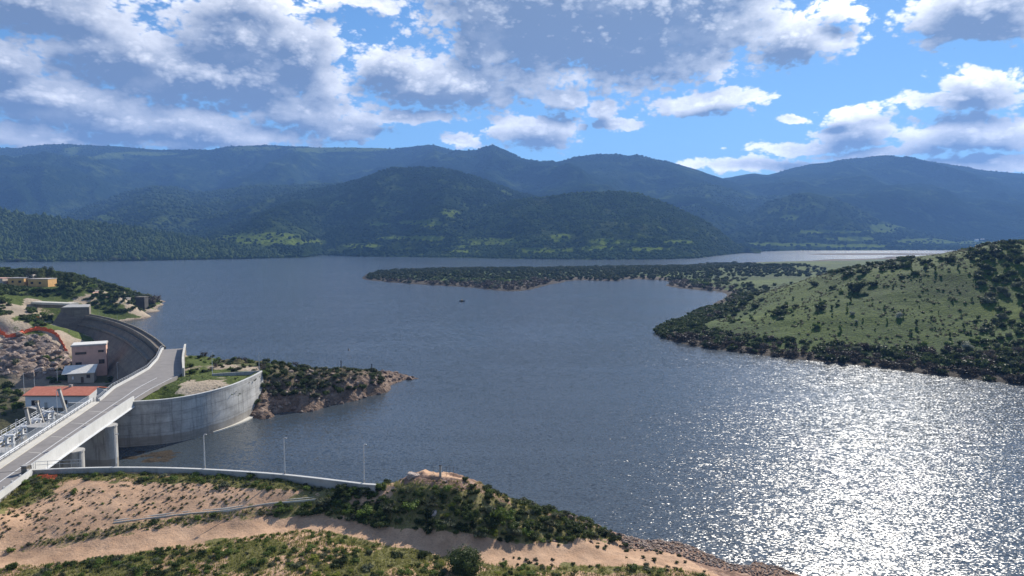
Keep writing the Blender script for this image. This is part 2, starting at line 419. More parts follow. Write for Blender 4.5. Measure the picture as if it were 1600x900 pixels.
# ------------------------------------------------------------------ lake and ground sheet
def structure(name, me): return tag(link(name, me), kind='structure')
def m_water():
    t = NT('lake_water'); p = t.pos()
    q1 = t.vm('MULTIPLY', p, (.62, 1.0, 1.0))
    def slope(scale, k, vec):
        c = t.n('TexNoise', {'Vector': vec, 'Scale': scale, 'Detail': 3.0, 'Roughness': .62}).outputs['Color']
        return t.vm('MULTIPLY', t.vm('SUBTRACT', c, (.5, .5, .5)), (k * 1.25, k, 0))
    calm = t.ramp(t.noise(.012, 4, .6, t.vm('MULTIPLY', p, (.5, 1.3, 1)), 1.0), [(.36, .58), (.6, 1.0)])
    s = t.vm('ADD', slope(2.6, 1.28, q1), slope(.55, .42, q1))
    s = t.vm('MULTIPLY', s, t.n('CombineXYZ', {0: calm, 1: calm}).outputs[0])
    nrm = t.vm('NORMALIZE', t.vm('ADD', s, (0, 0, 1)))
    return t.pbr((.052, .065, .076), .15, nrm, IOR=1.33)
M['water'] = m_water()
def m_ground():
    t = NT('lakebed_earth'); return t.pbr(t.ramp(t.noise(.05, 6, .6), [(.3, (.10, .09, .06)), (.7, (.2, .16, .11))]), .9)
M['ground'] = m_ground()
GX = 9500
structure('ground', mesh_np('ground', [(-GX, -380, -9), (GX, -380, -9), (GX, 8100, -9), (-GX, 8100, -9)], [(0, 1, 2, 3)], M['ground']))
crest_px = [(257, 545), (240, 530), (215, 515), (190, 505), (165, 498), (140, 493)]
CREST = dens([xy(a, b, 11) for a, b in crest_px], 6)
lake_poly = [(9400, -370), (9400, 7000), (-9400, 7000), (-9400, 700), (-420, 520), (-250, 372)] + CREST[::-1] + [(-117, 228), (-106, 196), (-101, 178), (-103, 166), (-105.5, 160), (-105.5, 105), (-105.5, -370)]
structure('lake', mesh_np('lake', [(x, y, 0) for x, y in lake_poly], [tuple(range(len(lake_poly)))], M['water']))

# ------------------------------------------------------------------ far hills
def m_hill(name, dark, mid, meadow, sc):
    t = NT(name); p = t.pos()
    big = t.noise(sc, 6, .6); fine = t.n('TexVoronoi', {'Vector': p, 'Scale': .10}, feature='F1').outputs['Distance']
    fn = t.noise(.06, 5, .65)
    col = t.ramp(t.math('ADD', t.math('MULTIPLY', big, .6), t.math('MULTIPLY', fn, .4)), [(.36, tuple(c * .6 for c in dark)), (.5, dark), (.66, mid)])
    bare = t.ramp(t.noise(sc * 2.2, 6, .68), [(.54, 0.0), (.68, .8)])
    col = t.mix(bare, col, tuple(.5 * (a + b) for a, b in zip(mid, meadow)))
    mcol = t.ramp(t.noise(.02, 5, .6), [(.35, tuple(c * .7 for c in meadow)), (.65, meadow)])
    col = t.mix(t.attr('meadow'), col, mcol)
    h = t.math('ADD', t.math('MULTIPLY', fine, -.7), t.math('MULTIPLY', fn, 1.4))
    mid_ = t.noise(.011, 6, .7)
    h = t.math('ADD', h, t.math('MULTIPLY', mid_, 12.0))
    return t.pbr(col, .95, t.bump(h, 1.0, 6.0), **{'Specular IOR Level': 0.0})
HD, HM, HG = (.034, .054, .016), (.075, .10, .028), (.15, .20, .03)
M['hill'] = m_hill('maquis_hillside', HD, HM, HG, .0035)
M['hill_near'] = m_hill('wooded_hillside', HD, (.085, .10, .045), HG, .008)
M['mountain'] = m_hill('mountain_side', (.012, .026, .008), (.040, .060, .016), (.13, .17, .03), .0025)
class Hill:
    def __init__(s, top, Yr, foot, px0, px1, amp, seed, zf=-1.0, nt=84, step=3.0, expo=1.15, lam=None):
        s.px = np.arange(px0, px1 + .1, step); s.t = np.concatenate([np.linspace(0, 1, nt), np.linspace(1.04, 1.7, 14)])
        tx, ty = np.array(top, float).T; s.ytop = np.interp(s.px, tx, ty)
        s.ytop = s.ytop + (fbm(s.px / 30, s.px * 0 + seed, 4, seed) - .5) * 3.0
        fx, fy = np.array(foot, float).T; s.Yf = np.interp(s.px, fx, fy)
        s.Yr = np.interp(s.px, [a for a, b in Yr], [b for a, b in Yr]) if isinstance(Yr, list) else np.full(s.px.shape, float(Yr))
        s.Yr = s.Yr * (1 + .05 * (fbm(s.px / 120, s.px * 0 + seed + 9, 3, seed) - .5))
        cx = (s.px - 800) / FPX; cyy = -(s.ytop - 450) / FPX
        b = CP + cyy * SP; c = -SP + cyy * CP
        s.zr = CAMZ + c / b * s.Yr; s.zr = np.maximum(s.zr, zf + .5)
        T, PXg = np.meshgrid(s.t, s.px, indexing='ij'); bb = np.interp(PXg, s.px, b)
        Yf, Yr_, zr = (np.broadcast_to(q, T.shape) for q in (s.Yf, s.Yr, s.zr))
        s.Y = Yf + (Yr_ - Yf) * T; s.X = (PXg - 800) / FPX / bb * s.Y
        lam = lam or (Yr_ - Yf).mean() * .33
        sp = fbm(s.X / lam, s.Y / (lam * 2.2), 3, seed + 2)
        e = expo + (sp - .5) * 1.0
        Z = zf + (zr - zf) * np.clip(T, 0, 1) ** e
        Z = np.where(T > 1, zr - (zr - zf) * (T - 1) * 1.1, Z)
        gl = ridged(s.X / lam + .3 * vnoise(s.X / 300, s.Y / 300, seed), s.Y / (lam * 1.7), 5, seed + 4, .52)
        w = np.clip(4 * T * (1 - T), 0, 1) * (1 - .35 * T)
        Z = Z + amp * (zr - zf) * (gl - .62) * w + (fbm(s.X / 60, s.Y / 60, 3, seed) - .5) * 6 * w
        Z = np.where(T <= 0, zf, np.maximum(Z, np.where(T > 1, -8.5, zf + 1.5 * np.clip(T * 20, 0, 1))))
        s.Z = Z; s.T = T; s.P, s.Q = proj(s.X, s.Y, s.Z)
    def mesh(s, name, mat, meadow=(), nz=.5):
        m = np.zeros(s.X.shape)
        for (cx, cy, rx, ry) in meadow:
            wob = (fbm(s.X / 70, s.Y / 140, 4, cx) - .5) * 2.4
            d = np.sqrt(((s.P - cx) / rx) ** 2 + ((s.Q - cy) / ry) ** 2) + wob * nz
            m = np.maximum(m, sstep(1.05, .85, d))
        s.m = np.where(s.T <= 1, m, 0)
        nr, nc = s.X.shape; idx = np.arange(nr * nc).reshape(nr, nc)
        f = np.stack([idx[:-1, :-1], idx[:-1, 1:], idx[1:, 1:], idx[1:, :-1]], -1).reshape(-1, 4)
        v = np.stack([s.X, s.Y, s.Z], -1).reshape(-1, 3)
        structure(name, mesh_np(name, v, f, mat, True, {'meadow': s.m}))
        return s
    def scatter(s, n, seed, tmax=1.02, keep=None):
        rg = np.random.RandomState(seed); nr, nc = s.X.shape; i1 = np.searchsorted(s.t, tmax)
        # equal chance per area of ground
        dx = np.hypot(s.X[:, 1:] - s.X[:, :-1], s.Y[:, 1:] - s.Y[:, :-1])[:i1 - 1]; dy = (s.Y[1:, :] - s.Y[:-1, :])[:i1 - 1, :-1]
        A = (dx * dy); A = A / A.sum(); c = np.cumsum(A.ravel()); k = np.searchsorted(c, rg.rand(n)); k = np.minimum(k, A.size - 1)
        i, j = np.unravel_index(k, A.shape); u, v = rg.rand(n), rg.rand(n)
        def bil(a): return (a[i, j] * (1 - v) + a[i, j + 1] * v) * (1 - u) + (a[i + 1, j] * (1 - v) + a[i + 1, j + 1] * v) * u
        x, y, z, m = bil(s.X), bil(s.Y), bil(s.Z), bil(s.m)
        ok = ((m < .3) & (fbm(x / 90, y / 130, 4, seed) < .60 + .06 * rg.rand(n))) | (rg.rand(n) < .14)
        if keep is not None: ok &= keep(x, y, rg.rand(n))
        ok &= z > .6
        return np.stack([x, y, z], -1)[ok]

def ico():
    t = (1 + 5 ** .5) / 2
    v = np.array([(-1, t, 0), (1, t, 0), (-1, -t, 0), (1, -t, 0), (0, -1, t), (0, 1, t), (0, -1, -t), (0, 1, -t), (t, 0, -1), (t, 0, 1), (-t, 0, -1), (-t, 0, 1)], float)
    f = np.array([(0, 11, 5), (0, 5, 1), (0, 1, 7), (0, 7, 10), (0, 10, 11), (1, 5, 9), (5, 11, 4), (11, 10, 2), (10, 7, 6), (7, 1, 8), (3, 9, 4), (3, 4, 2), (3, 2, 6), (3, 6, 8), (3, 8, 9), (4, 9, 5), (2, 4, 11), (6, 2, 10), (8, 6, 7), (9, 8, 1)])
    return v / np.linalg.norm(v[0]), f
def cone_tree():
    n = 7; v = [(0, 0, 1.0)]; f = []
    for k, (r, z) in enumerate(((.16, .62), (.34, .30), (.42, .02))):
        for i in range(n):
            a = 2 * math.pi * (i + .5 * k) / n; v.append((r * math.cos(a), r * math.sin(a), z))
    for i in range(n): f.append((0, 1 + i, 1 + (i + 1) % n))
    for k in range(2):
        o = 1 + k * n
        for i in range(n):
            f.append((o + i, o + n + i, o + n + (i + 1) % n)); f.append((o + i, o + n + (i + 1) % n, o + (i + 1) % n))
    return np.array(v), np.array(f)
def forest(name, pts, smin, smax, mat, seed, shape='round', aspect=.8):
    """one mass of far-off woodland: thousands of small uneven crowns"""
    rg = np.random.RandomState(seed); bv, bf = ico() if shape == 'round' else cone_tree(); n = len(pts)
    s = smin + (smax - smin) * rg.rand(n) ** 1.5; a = rg.rand(n) * 6.283
    v = bv[None] * (1 + .5 * (rg.rand(n, len(bv), 1) - .5))
    ca, sa = np.cos(a)[:, None], np.sin(a)[:, None]
    x = (v[..., 0] * ca - v[..., 1] * sa) * s[:, None]; y = (v[..., 0] * sa + v[..., 1] * ca) * s[:, None]
    z = v[..., 2] * s[:, None] * (aspect if shape == 'round' else 1) * (1 + .3 * (rg.rand(n, 1) - .5))
    P = np.stack([x + pts[:, 0:1], y + pts[:, 1:2], z + pts[:, 2:3] + (s[:, None] * .3 if shape == 'round' else 0)], -1).reshape(-1, 3)
    Fc = (bf[None] + (np.arange(n) * len(bv))[:, None, None]).reshape(-1, 3)
    return tag(link(name, mesh_np(name, P, Fc, mat, shape == 'round')), kind='stuff')

def Yw(py): return PZ(800, py, 0)[1]
SH = [(-300, Yw(412)), (0, Yw(410)), (200, Yw(408)), (470, Yw(403)), (500, Yw(399)), (560, Yw(401)), (640, Yw(402)), (800, Yw(405)), (950, Yw(406)), (1040, Yw(405.5)), (1090, Yw(404)), (1130, Yw(399)), (1180, Yw(394)), (1250, Yw(391.5)), (1900, Yw(391.5))]
h_west = Hill([(-160, 236), (0, 232), (30, 231), (60, 227), (105, 225), (180, 228), (250, 234), (330, 234), (352, 229), (390, 227), (420, 227), (480, 230), (560, 230), (612, 232), (640, 229), (680, 227), (710, 236), (760, 250), (900, 290)], 5300, [(-200, 3000), (900, 3000)], -420, 900, .66, 3, zf=10, expo=.85, lam=900)
h_west.mesh('plateau_ridge', M['mountain'], [(113, 236, 12, 8), (170, 244, 30, 5), (230, 240, 60, 3), (395, 232, 45, 3.5), (520, 234, 60, 4), (585, 233, 30, 3)])
h_mid = Hill([(560, 300), (640, 268), (690, 240), (715, 235), (745, 235), (758, 230), (770, 226.5), (778, 230), (795, 238), (815, 248), (840, 251), (872, 253), (900, 246), (935, 240), (962, 241), (985, 243.5), (995, 241), (1006, 244), (1050, 254), (1110, 272), (1180, 295), (1260, 330), (1330, 360)], 4700, [(500, 2900), (1400, 2900)], 560, 1330, .62, 11, zf=10, expo=.9, lam=800)
h_mid.mesh('peaked_ridge', M['mountain'])
h_east = Hill([(980, 330), (1050, 305), (1100, 288), (1132, 278), (1150, 275), (1180, 271), (1200, 274), (1240, 262), (1300, 253), (1345, 246), (1380, 244), (1430, 248), (1500, 259), (1560, 269), (1600, 271), (1700, 286), (1800, 300)], 5600, [(900, 3300), (1900, 3300)], 980, 2050, .6, 17, zf=10, expo=.85, lam=900)
h_east.mesh('broad_mountain', M['mountain'])
h_b = Hill([(-100, 345), (60, 342), (100, 333), (150, 316), (200, 300), (235, 290), (275, 292), (300, 301), (330, 298), (380, 290), (440, 291), (500, 289), (560, 284), (640, 280), (760, 300)], 3500, [(-200, 1950), (800, 1950)], -480, 760, .55, 23, zf=5, expo=.95, lam=520)
h_b.mesh('pine_hill', M['hill'], [(165, 340, 12, 5)])
h_e2 = Hill([(960, 340), (1040, 296), (1060, 291), (1100, 285), (1130, 291), (1165, 304), (1190, 306), (1225, 305), (1300, 320), (1400, 350), (1500, 372), (1560, 372), (1640, 355), (1760, 340)], 4000, [(900, 2650), (1900, 2650)], 960, 2050, .58, 29, zf=6, expo=.95, lam=520)
h_e2.mesh('back_spur', M['hill'])
h_c = Hill([(230, 392), (290, 360), (350, 342), (400, 322), (450, 303), (500, 294), (530, 288), (560, 280), (590, 268), (612, 262), (650, 261), (690, 262), (715, 267), (740, 275), (780, 289), (830, 305), (900, 330), (960, 350)], 2750, SH, 230, 960, .54, 31, expo=1.1, lam=420)
h_c.mesh('big_maquis_hill', M['hill'], [(400, 372, 62, 9), (470, 378, 40, 5), (590, 350, 20, 3.5), (700, 333, 26, 6), (660, 348, 30, 5), (560, 384, 34, 4), (640, 372, 46, 4)])
h_e = Hill([(1040, 392), (1100, 368), (1150, 345), (1200, 316), (1240, 303), (1265, 300.5), (1300, 308), (1340, 325), (1380, 346), (1420, 357), (1460, 365), (1510, 371), (1600, 374), (1760, 376)], [(1040, 3300), (1400, 3300), (1520, 3500), (1800, 3600)], SH, 1040, 2100, .52, 37, expo=1.5, lam=420)
h_e.mesh('eastern_hill', M['hill'], [(1235, 340, 13, 4), (1385, 356, 26, 7), (1300, 362, 60, 3), (1440, 377, 40, 4), (1250, 382, 50, 3), (1340, 384, 60, 3), (1330, 373, 40, 3), (1520, 380, 60, 4), (1200, 381, 30, 3)])
h_d = Hill([(520, 404), (560, 396), (600, 381), (650, 360), (700, 345), (760, 325), (800, 313), (850, 307.5), (900, 301), (960, 298), (1000, 302), (1040, 317), (1080, 335), (1110, 350), (1135, 368), (1150, 380), (1190, 392)], 2150, SH, 520, 1190, .46, 41, expo=1.18, lam=300)
h_d.mesh('round_maquis_hill', M['hill_near'], [(872, 372, 20, 9), (765, 377, 58, 6), (960, 377, 44, 5), (845, 391, 46, 5), (925, 388, 40, 4), (680, 386, 50, 3), (610, 393, 30, 3), (1010, 389, 40, 3), (720, 393, 60, 2.5), (1060, 378, 24, 3), (700, 370, 22, 3)])
h_f = Hill([(-160, 312), (-60, 320), (0, 327), (40, 335), (100, 342), (160, 351), (220, 357), (260, 365), (300, 371), (350, 379), (400, 389), (440, 396), (470, 402), (482, 403.5)], [(-160, 1750), (300, 1750), (482, Yw(402))], SH, -560, 482, .2, 43, step=2.0, lam=220)
h_f.mesh('wooded_spur', M['hill_near'], [(30, 337, 40, 2), (150, 357, 40, 2)])

forest('woodland', h_d.scatter(15000, 1), 2.5, 5.5, M['hillwood'], 1)
forest('woodland', h_c.scatter(22000, 2), 3, 6.5, M['hillwood'], 2)
forest('woodland', h_e.scatter(13000, 3, keep=lambda x, y, r: r < .25 + .9 * fbm(x / 200, y / 200, 3, 5)), 4, 9, M['hillwood'], 3)
forest('woodland', h_b.scatter(14000, 4), 5, 10, M['hillwood'], 4)
forest('woodland', h_e2.scatter(10000, 5), 5, 10, M['hillwood'], 5)
forest('pine_wood', h_f.scatter(7200, 6), 6, 13, M['pine'], 6, 'cone')
forest('woodland', h_f.scatter(12500, 7), 3, 6.5, M['hillwood'], 7)
for i, h in enumerate((h_west, h_mid, h_east)):   # wood along the skylines
    p = h.scatter(40000, 20 + i); p = p[np.random.RandomState(i).rand(len(p)) < sstep(.80, .97, p[:, 2] / p[:, 2].max())]; forest('woodland', p, 4, 8, M['hillwood'], 30 + i)

# ------------------------------------------------------------------ local ground
def grid_mesh(name, xs, ys, hf, mat, attrs=None, cut=None, kind='structure'):
    X, Y = np.meshgrid(xs, ys); Z = hf(X, Y)
    nr, nc = X.shape; idx = np.arange(nr * nc).reshape(nr, nc)
    f = np.stack([idx[:-1, :-1], idx[:-1, 1:], idx[1:, 1:], idx[1:, :-1]], -1).reshape(-1, 4)
    if cut is not None:
        k = cut(X, Y, Z); kk = ((k[:-1, :-1] | k[:-1, 1:] | k[1:, 1:] | k[1:, :-1]) if name == 'bank_ground' else (k[:-1, :-1] & k[:-1, 1:] & k[1:, 1:] & k[1:, :-1])).ravel(); f = f[~kk]
    v = np.stack([X, Y, Z], -1).reshape(-1, 3)
    at = attrs(X, Y, Z) if attrs else None
    return tag(link(name, mesh_np(name, v, f, mat, True, at)), kind=kind)
def m_land(name, grass_a, grass_b, soil_a, soil_b, rock_a, rock_b, gs=.5, bump=.25):
    t = NT(name); p = t.pos(); n1 = t.noise(gs * .3, 6, .6); n2 = t.noise(gs * 3, 5, .65); n3 = t.noise(gs * .06, 4, .6)
    soil = t.ramp(n1, [(.3, soil_a), (.7, soil_b)])
    soil = t.mix(t.ramp(n2, [(.48, 0.0), (.72, .6)]), soil, tuple(c * .55 for c in soil_a))
    soil = t.mix(t.ramp(t.noise(gs * 9, 3, .6), [(.56, 0.0), (.66, .55)]), soil, tuple(c * .42 for c in soil_a))
    soil = t.mix(t.ramp(t.noise(gs * .12, 5, .65), [(.45, 0.0), (.65, .5)]), soil, (soil_a[0] * .62, soil_a[1] * .66, soil_a[2] * .7))
    gr = t.ramp(t.math('ADD', t.math('MULTIPLY', n2, .55), t.math('MULTIPLY', n3, .45)), [(.38, tuple(c * .38 for c in grass_a)), (.49, grass_a), (.62, grass_b)])
    v = t.n('TexVoronoi', {'Vector': p, 'Scale': gs * 1.1}, feature='DISTANCE_TO_EDGE').outputs[0]
    rk = t.ramp(t.noise(gs * .8, 8, .7), [(.3, tuple(c * .4 for c in rock_a)), (.5, rock_a), (.68, rock_b)])
    edge = t.math('MULTIPLY', t.math('SUBTRACT', n2, .5), .9)
    ga = t.ramp(t.math('ADD', t.attr('grass'), edge), [(.42, 0.0), (.58, 1.0)])
    ra = t.ramp(t.math('ADD', t.attr('rock'), edge), [(.42, 0.0), (.58, 1.0)])
    col = t.mix(ga, soil, gr); col = t.mix(ra, col, rk)
    wet = t.n('MapRange', {0: t.n('SeparateXYZ', {0: p}).outputs[2], 1: .1, 2: .7, 3: .55, 4: 0.0}).outputs[0]
    col = t.mix(wet, col, tuple(c * .35 for c in soil_a))
    h = t.math('ADD', t.math('ADD', n2, t.math('MULTIPLY', n1, 1.5)), t.math('MULTIPLY', ra, t.math('MULTIPLY', t.math('MINIMUM', v, .3), 2.0)))
    return t.pbr(col, .95, t.bump(h, .8, bump), **{'Specular IOR Level': .15})
M['land_fg'] = m_land('sandy_slope', (.13, .125, .045), (.25, .215, .09), (.46, .28, .17), (.62, .41, .265), (.27, .165, .115), (.42, .30, .23), 1.0, .12)
M['land_left'] = m_land('bank_earth', (.055, .078, .014), (.115, .14, .03), (.36, .28, .20), (.52, .43, .32), (.20, .15, .12), (.42, .34, .29), .35, .5)
M['land_right'] = m_land('hill_pasture', (.026, .060, .001), (.084, .120, .003), (.07, .055, .038), (.12, .09, .06), (.06, .047, .037), (.12, .095, .075), .25, 1.1)
M['land_head'] = m_land('headland_rock', (.075, .085, .03), (.15, .15, .05), (.34, .23, .17), (.48, .36, .28), (.19, .13, .095), (.34, .26, .21), .6, .5)
# ------------------------------------------------------------------ right-hand shore: low peninsula and pasture hill
S_R = [(1700, 616), (1600, 602), (1450, 585), (1250, 562), (1080, 540), (1030, 526), (1022, 518), (1030, 510), (1060, 500), (1110, 480), (1128, 468), (1136, 460), (1120, 455), (1080, 452), (1040, 446), (1012, 437), (970, 438), (920, 438), (880, 441), (840, 450), (800, 455), (760, 452), (700, 447), (650, 444), (600, 440), (570, 431)]
shore_r = [xy(a, b, 0) for a, b in S_R]
ctl = [(x, y, 0) for x, y in shore_r]
for (x, y), (a, b) in zip(offset(shore_r, -1)[::1], shore_r):      # lake side of the shoreline
    k = math.hypot(a, b) * .035 + 4; dx, dy = x - a, y - b; L = math.hypot(dx, dy) + 1e-9
    ctl.append((a + dx / L * k, b + dy / L * k, -2.2))
for px, py in [(600, 423.5), (650, 421.5), (700, 420.5), (800, 419.5), (900, 418), (1000, 416.5), (1100, 412.5), (1200, 409), (1300, 405), (1400, 399.5), (1480, 396)]:
    x, y = xy(px, py, 0); ctl += [(x, y, 0), (x * 1.06, y * 1.06, -3)]
def dd(px, py, Y, dz=0): p = PD(px, py, Y); ctl.append((p[0], p[1], p[2] + dz))
for px, py, z in [(640, 433, 3.5), (700, 429, 4.5), (760, 431, 4), (830, 431, 3), (900, 427, 3.5), (960, 427, 3), (1020, 425, 4), (1080, 428, 5), (1100, 440, 2.5), (1180, 424, 7), (1180, 445, 4.5), (1260, 418, 9), (1360, 410, 10)]: ctl.append(PZ(px, py, z))
for a in [(1440, 402, 415), (1490, 394, 410), (1530, 386, 402), (1570, 381, 395), (1610, 384, 390), (1700, 380, 385), (1860, 372, 370), (1370, 415, 420), (1300, 427, 425), (1250, 441, 440), (1200, 457, 450),
          (1300, 500, 322), (1400, 482, 330), (1500, 480, 322), (1500, 540, 276), (1400, 540, 286), (1600, 540, 266), (1600, 450, 328), (1500, 430, 355), (1400, 432, 375), (1220, 485, 360), (1200, 515, 325), (1150, 492, 395), (1300, 535, 296), (1700, 540, 255), (1700, 450, 320)]: dd(*a)
ctl += [(300, 620, 9), (220, 640, 7), (400, 560, 20), (420, 620, 12), (500, 700, 8), (600, 560, 26), (620, 420, 42), (700, 800, 8), (560, 900, 7), (400, 900, 6), (380, 1050, 4), (800, 1200, 4), (700, 250, 20), (500, 200, 12), (320, 150, 3), (300, 120, -3), (900, 700, 20), (520, 330, 44)]
T_R = TPS(ctl, 2e-4)
def h_right(x, y):
    z = T_R(x, y); n = fbm(x / 26, y / 26, 4, 51) - .5; n2 = fbm(x / 5, y / 5, 3, 52) - .5
    return z + np.clip(z, 0, 8) / 8 * n * 3.2 + n2 * .7 * np.clip(z / 2, .3, 1)
ZR_GREEN = [(1190, 505), (1180, 478), (1230, 455), (1330, 450), (1440, 415), (1520, 420), (1540, 470), (1525, 520), (1460, 540), (1330, 525), (1240, 520)]
ZR_FIELD = [(1140, 438), (1200, 428), (1290, 430), (1300, 446), (1230, 452), (1150, 452)]
def at_right(x, y, z):
    px, py = proj(x, y, z); w = (fbm(x / 14, y / 14, 4, 57) - .5) * 40
    gr = np.where(inpoly(px + w, py + w * .3, ZR_GREEN) | inpoly(px + w * .5, py + w * .1, ZR_FIELD), .85, .68)
    gr = np.where(z < 1.3, .05, gr); gr = np.where((py < 452) & (z < 2.2), .0, gr)
    return {'grass': gr, 'rock': np.where(z < .9, .5, .1)}
ys = 205 * (1.0067 ** np.arange(0, 320)); xs = np.concatenate([np.arange(-215, 60, 5.0), np.arange(60, 560, 2.5), np.arange(560, 1000, 8)])
grid_mesh('pasture_hill', xs, ys, h_right, M['land_right'], at_right, lambda x, y, z: z < -1.8)
# low sandbar out in the far water
bar = TPS([(*xy(a, b, 0), z) for a, b, z in [(1295, 398.6, -.4), (1330, 396.6, 1.6), (1400, 396.9, 1.8), (1460, 397.2, 1.2), (1500, 397, .5), (1290, 395, -3), (1400, 394.6, -3), (1500, 394.8, -3), (1400, 400, -3), (1490, 400, -3), (1310, 400.5, -3)]])
x0, y0 = xy(1280, 399, 0)
grid_mesh('sandbar', np.arange(x0, x0 + 480, 8), np.arange(1600, 2150, 8), lambda x, y: bar(x, y) + .8 * (fbm(x / 30, y / 30, 3, 3) - .5), M['land_right'], lambda x, y, z: {'grass': z * 0 + .1, 'rock': z * 0 + .2}, lambda x, y, z: z < -1.5)

# ------------------------------------------------------------------ left bank, valley below the dam
ctl = []
def cz(px, py, z): ctl.append(PZ(px, py, z))
for a in [(262, 471, 0), (256, 476, 0), (245, 483, 0), (230, 489, 0), (205, 491, 0), (180, 493.5, 0), (160, 495, 0)]: cz(*a)
for a in [(275, 471, -3), (262, 484, -3), (230, 498, -3.5), (180, 501, -4)]: cz(*a)
for a in [(0, 428, 22), (50, 428, 22), (110, 431, 20), (160, 444, 13), (190, 455, 9), (220, 464, 5), (245, 472, 1.6), (-120, 420, 26)]: cz(*a)
ctl += [(-262, 545, -3), (-285, 575, -2), (-320, 640, -2), (-360, 720, -1), (-240, 600, -5), (-300, 610, -5), (-310, 592, -3), (-287, 561, -3), (-380, 675, -3), (-460, 780, -3), (-560, 920, -3), (-262, 500, 3.5), (-330, 760, -6)]
for a in [(20, 452, 20), (50, 448, 20), (0, 447, 21), (110, 443, 19.5), (135, 454, 17), (180, 472, 9), (220, 482, 2.5), (90, 462, 15.5), (150, 478, 9), (-120, 450, 25)]: cz(*a)
for a in [(0, 508, 12), (20, 495, 13), (40, 480, 15), (52, 470, 16), (30, 463, 17), (-80, 520, 12), (-80, 480, 18), (128, 484, 10), (60, 490, 10), (85, 503, 6), (100, 512, 6)]: cz(*a)
for a in [(0, 519, 9), (40, 521, 8), (75, 522, 7.5), (92, 535, 4.5), (105, 553, .5), (122, 540, 2.5), (20, 540, 5), (50, 555, 2), (85, 555, 1.5), (10, 585, -1), (60, 582, -1.5), (110, 575, -3), (-80, 560, 3)]: cz(*a)
for a in [(75, 602, -4), (20, 602, -4), (130, 598, -4.6), (160, 595, -4.5), (170, 575, -4), (205, 567, -3), (232, 560, -1), (0, 640, -4.2), (40, 640, -3.4), (140, 630, -3.4), (-80, 620, -4)]: cz(*a)
ctl += [(-125, 120, -6), (-125, 150, -6), (-122, 166, -6), (-150, 140, -5), (-180, 150, -4), (-200, 110, -3), (-260, 160, 0), (-320, 220, 6), (-400, 300, 14), (-300, 120, 2), (-420, 420, 22), (-450, 560, 26),
        (-125, 105, -5), (-98, 130, -5), (-98, 150, -5), (-80, 140, -6), (-160, 100, -3), (-112, 190, -1), (-115, 205, -2), (-130, 230, -3.5), (-140, 245, -4), (-150, 262, -4.5), (-118, 178, -4)]
ctl += [(-104.5, 183, 10.0), (-107, 198, 10.2), (-113, 216, 10.2), (-96, 178, 10.3), (-97, 195, 10.3), (-107, 222, 10.2), (-84, 180, 10.2), (-78, 185, 10.1), (-88, 200, 9.7), (-100, 220, 9.2), (-108, 233, 9.0), (-95, 240, 3), (-110, 243, 2), (-80, 225, 8)]
for a in [(-120, 245, -3), (-100, 252, -3), (-150, 285, -3), (-170, 318, -3), (-190, 335, -3), (-140, 330, -8), (-180, 400, -6), (-120, 300, -8), (-225, 395, -3)]: ctl.append(a)
T_L = TPS(ctl, 1e-4)
ROCKZ = [(-60, 520), (70, 524), (90, 536), (108, 560), (110, 585), (60, 592), (0, 585), (-60, 590)]
TRACK_L = [PZ(a, b, z)[:2] for a, b, z in [(-20, 520, 12), (0, 508, 12), (20, 495, 13), (40, 480, 15), (52, 470, 16)]]
YARD = [(30, 595), (85, 590), (120, 600), (160, 598), (165, 606), (110, 612), (60, 615), (20, 612)]
APRON = [(75, 520), (95, 516), (122, 530), (135, 552), (105, 556), (92, 536)]
PATCH_L = [PZ(a, b, z)[:2] for a, b, z in [(24, 475, 17), (30, 490, 14), (40, 478, 16)]]
def h_left(x, y):
    z = T_L(x, y); px, py = proj(x, y, z)
    w = np.where(inpoly(px, py, ROCKZ), 1.0, 0.0)
    n = fbm(x / 12, y / 12, 4, 61) - .5
    z = z + n * 1.6 * np.clip((np.abs(z - 10) - 1.0) / 3, .12, 1)
    z = z + w * ((ridged(x / 9, y / 6, 5, 63) - .55) * 4.5)
    rl = np.interp(y, [160, 175, 187, 201, 217, 240], [-99, -103, -105, -107.8, -113.6, -122.5]); rr = np.interp(y, [160, 172, 192, 212, 240], [-90.3, -92.5, -94.2, -103.2, -116])
    z = np.where((y > 157) & (y < 240) & (x > rl - .6) & (x < rr + .2), 9.9, z)
    fan = (x >= rr) & (x > -112) & (x < -72) & (y > 159) & (y < 225)
    z = np.where(fan, np.minimum(z, 10.55 + .1 * n), z)
    return np.where((x > -106) & (y < 158.5), np.minimum(z, -3), z)
def at_left(x, y, z):
    px, py = proj(x, y, z); w = (fbm(x / 6, y / 6, 4, 67) - .5) * 14
    g = .78 - .5 * sstep(.5, .68, fbm(x / 11, y / 11, 4, 92)); r = np.zeros(x.shape)
    rk = inpoly(px + w, py + w * .4, ROCKZ); r[rk] = .8; g[rk] = .35
    for zz in (YARD, APRON): k = inpoly(px + w * .5, py + w * .2, zz); g[k] = .08; r[k] = 0
    tr = segdist(x, y, TRACK_L); k = tr < 3.4 + w * .05; g[k] = 0; r[k] = 0
    k = segdist(x, y, PATCH_L) < 7; g[k] = .05
    sand = (x > -97) & (x < -73.2) & (y > 160) & (y < 200)
    d = np.hypot((x + 81.5) / 7.5, (y - 180) / 9.5) + w * .06; g = np.where(sand, np.where(d < .9, .34, .85), g)
    k = (z < 1.0) & (y > 300); g[k] = .1; r[k] = .5
    k = (y < 176) & (x < -100); r[k] = np.maximum(r[k], .5); g[k] = .3
    return {'grass': g, 'rock': r}
FAN = [(-91.5, 159.5)] + dens([(-90.7, 160.0), (-83.6, 162.6), (-78.3, 168.0), (-74.2, 177.5), (-73.0, 189.9), (-73.0, 197.3)], 2)
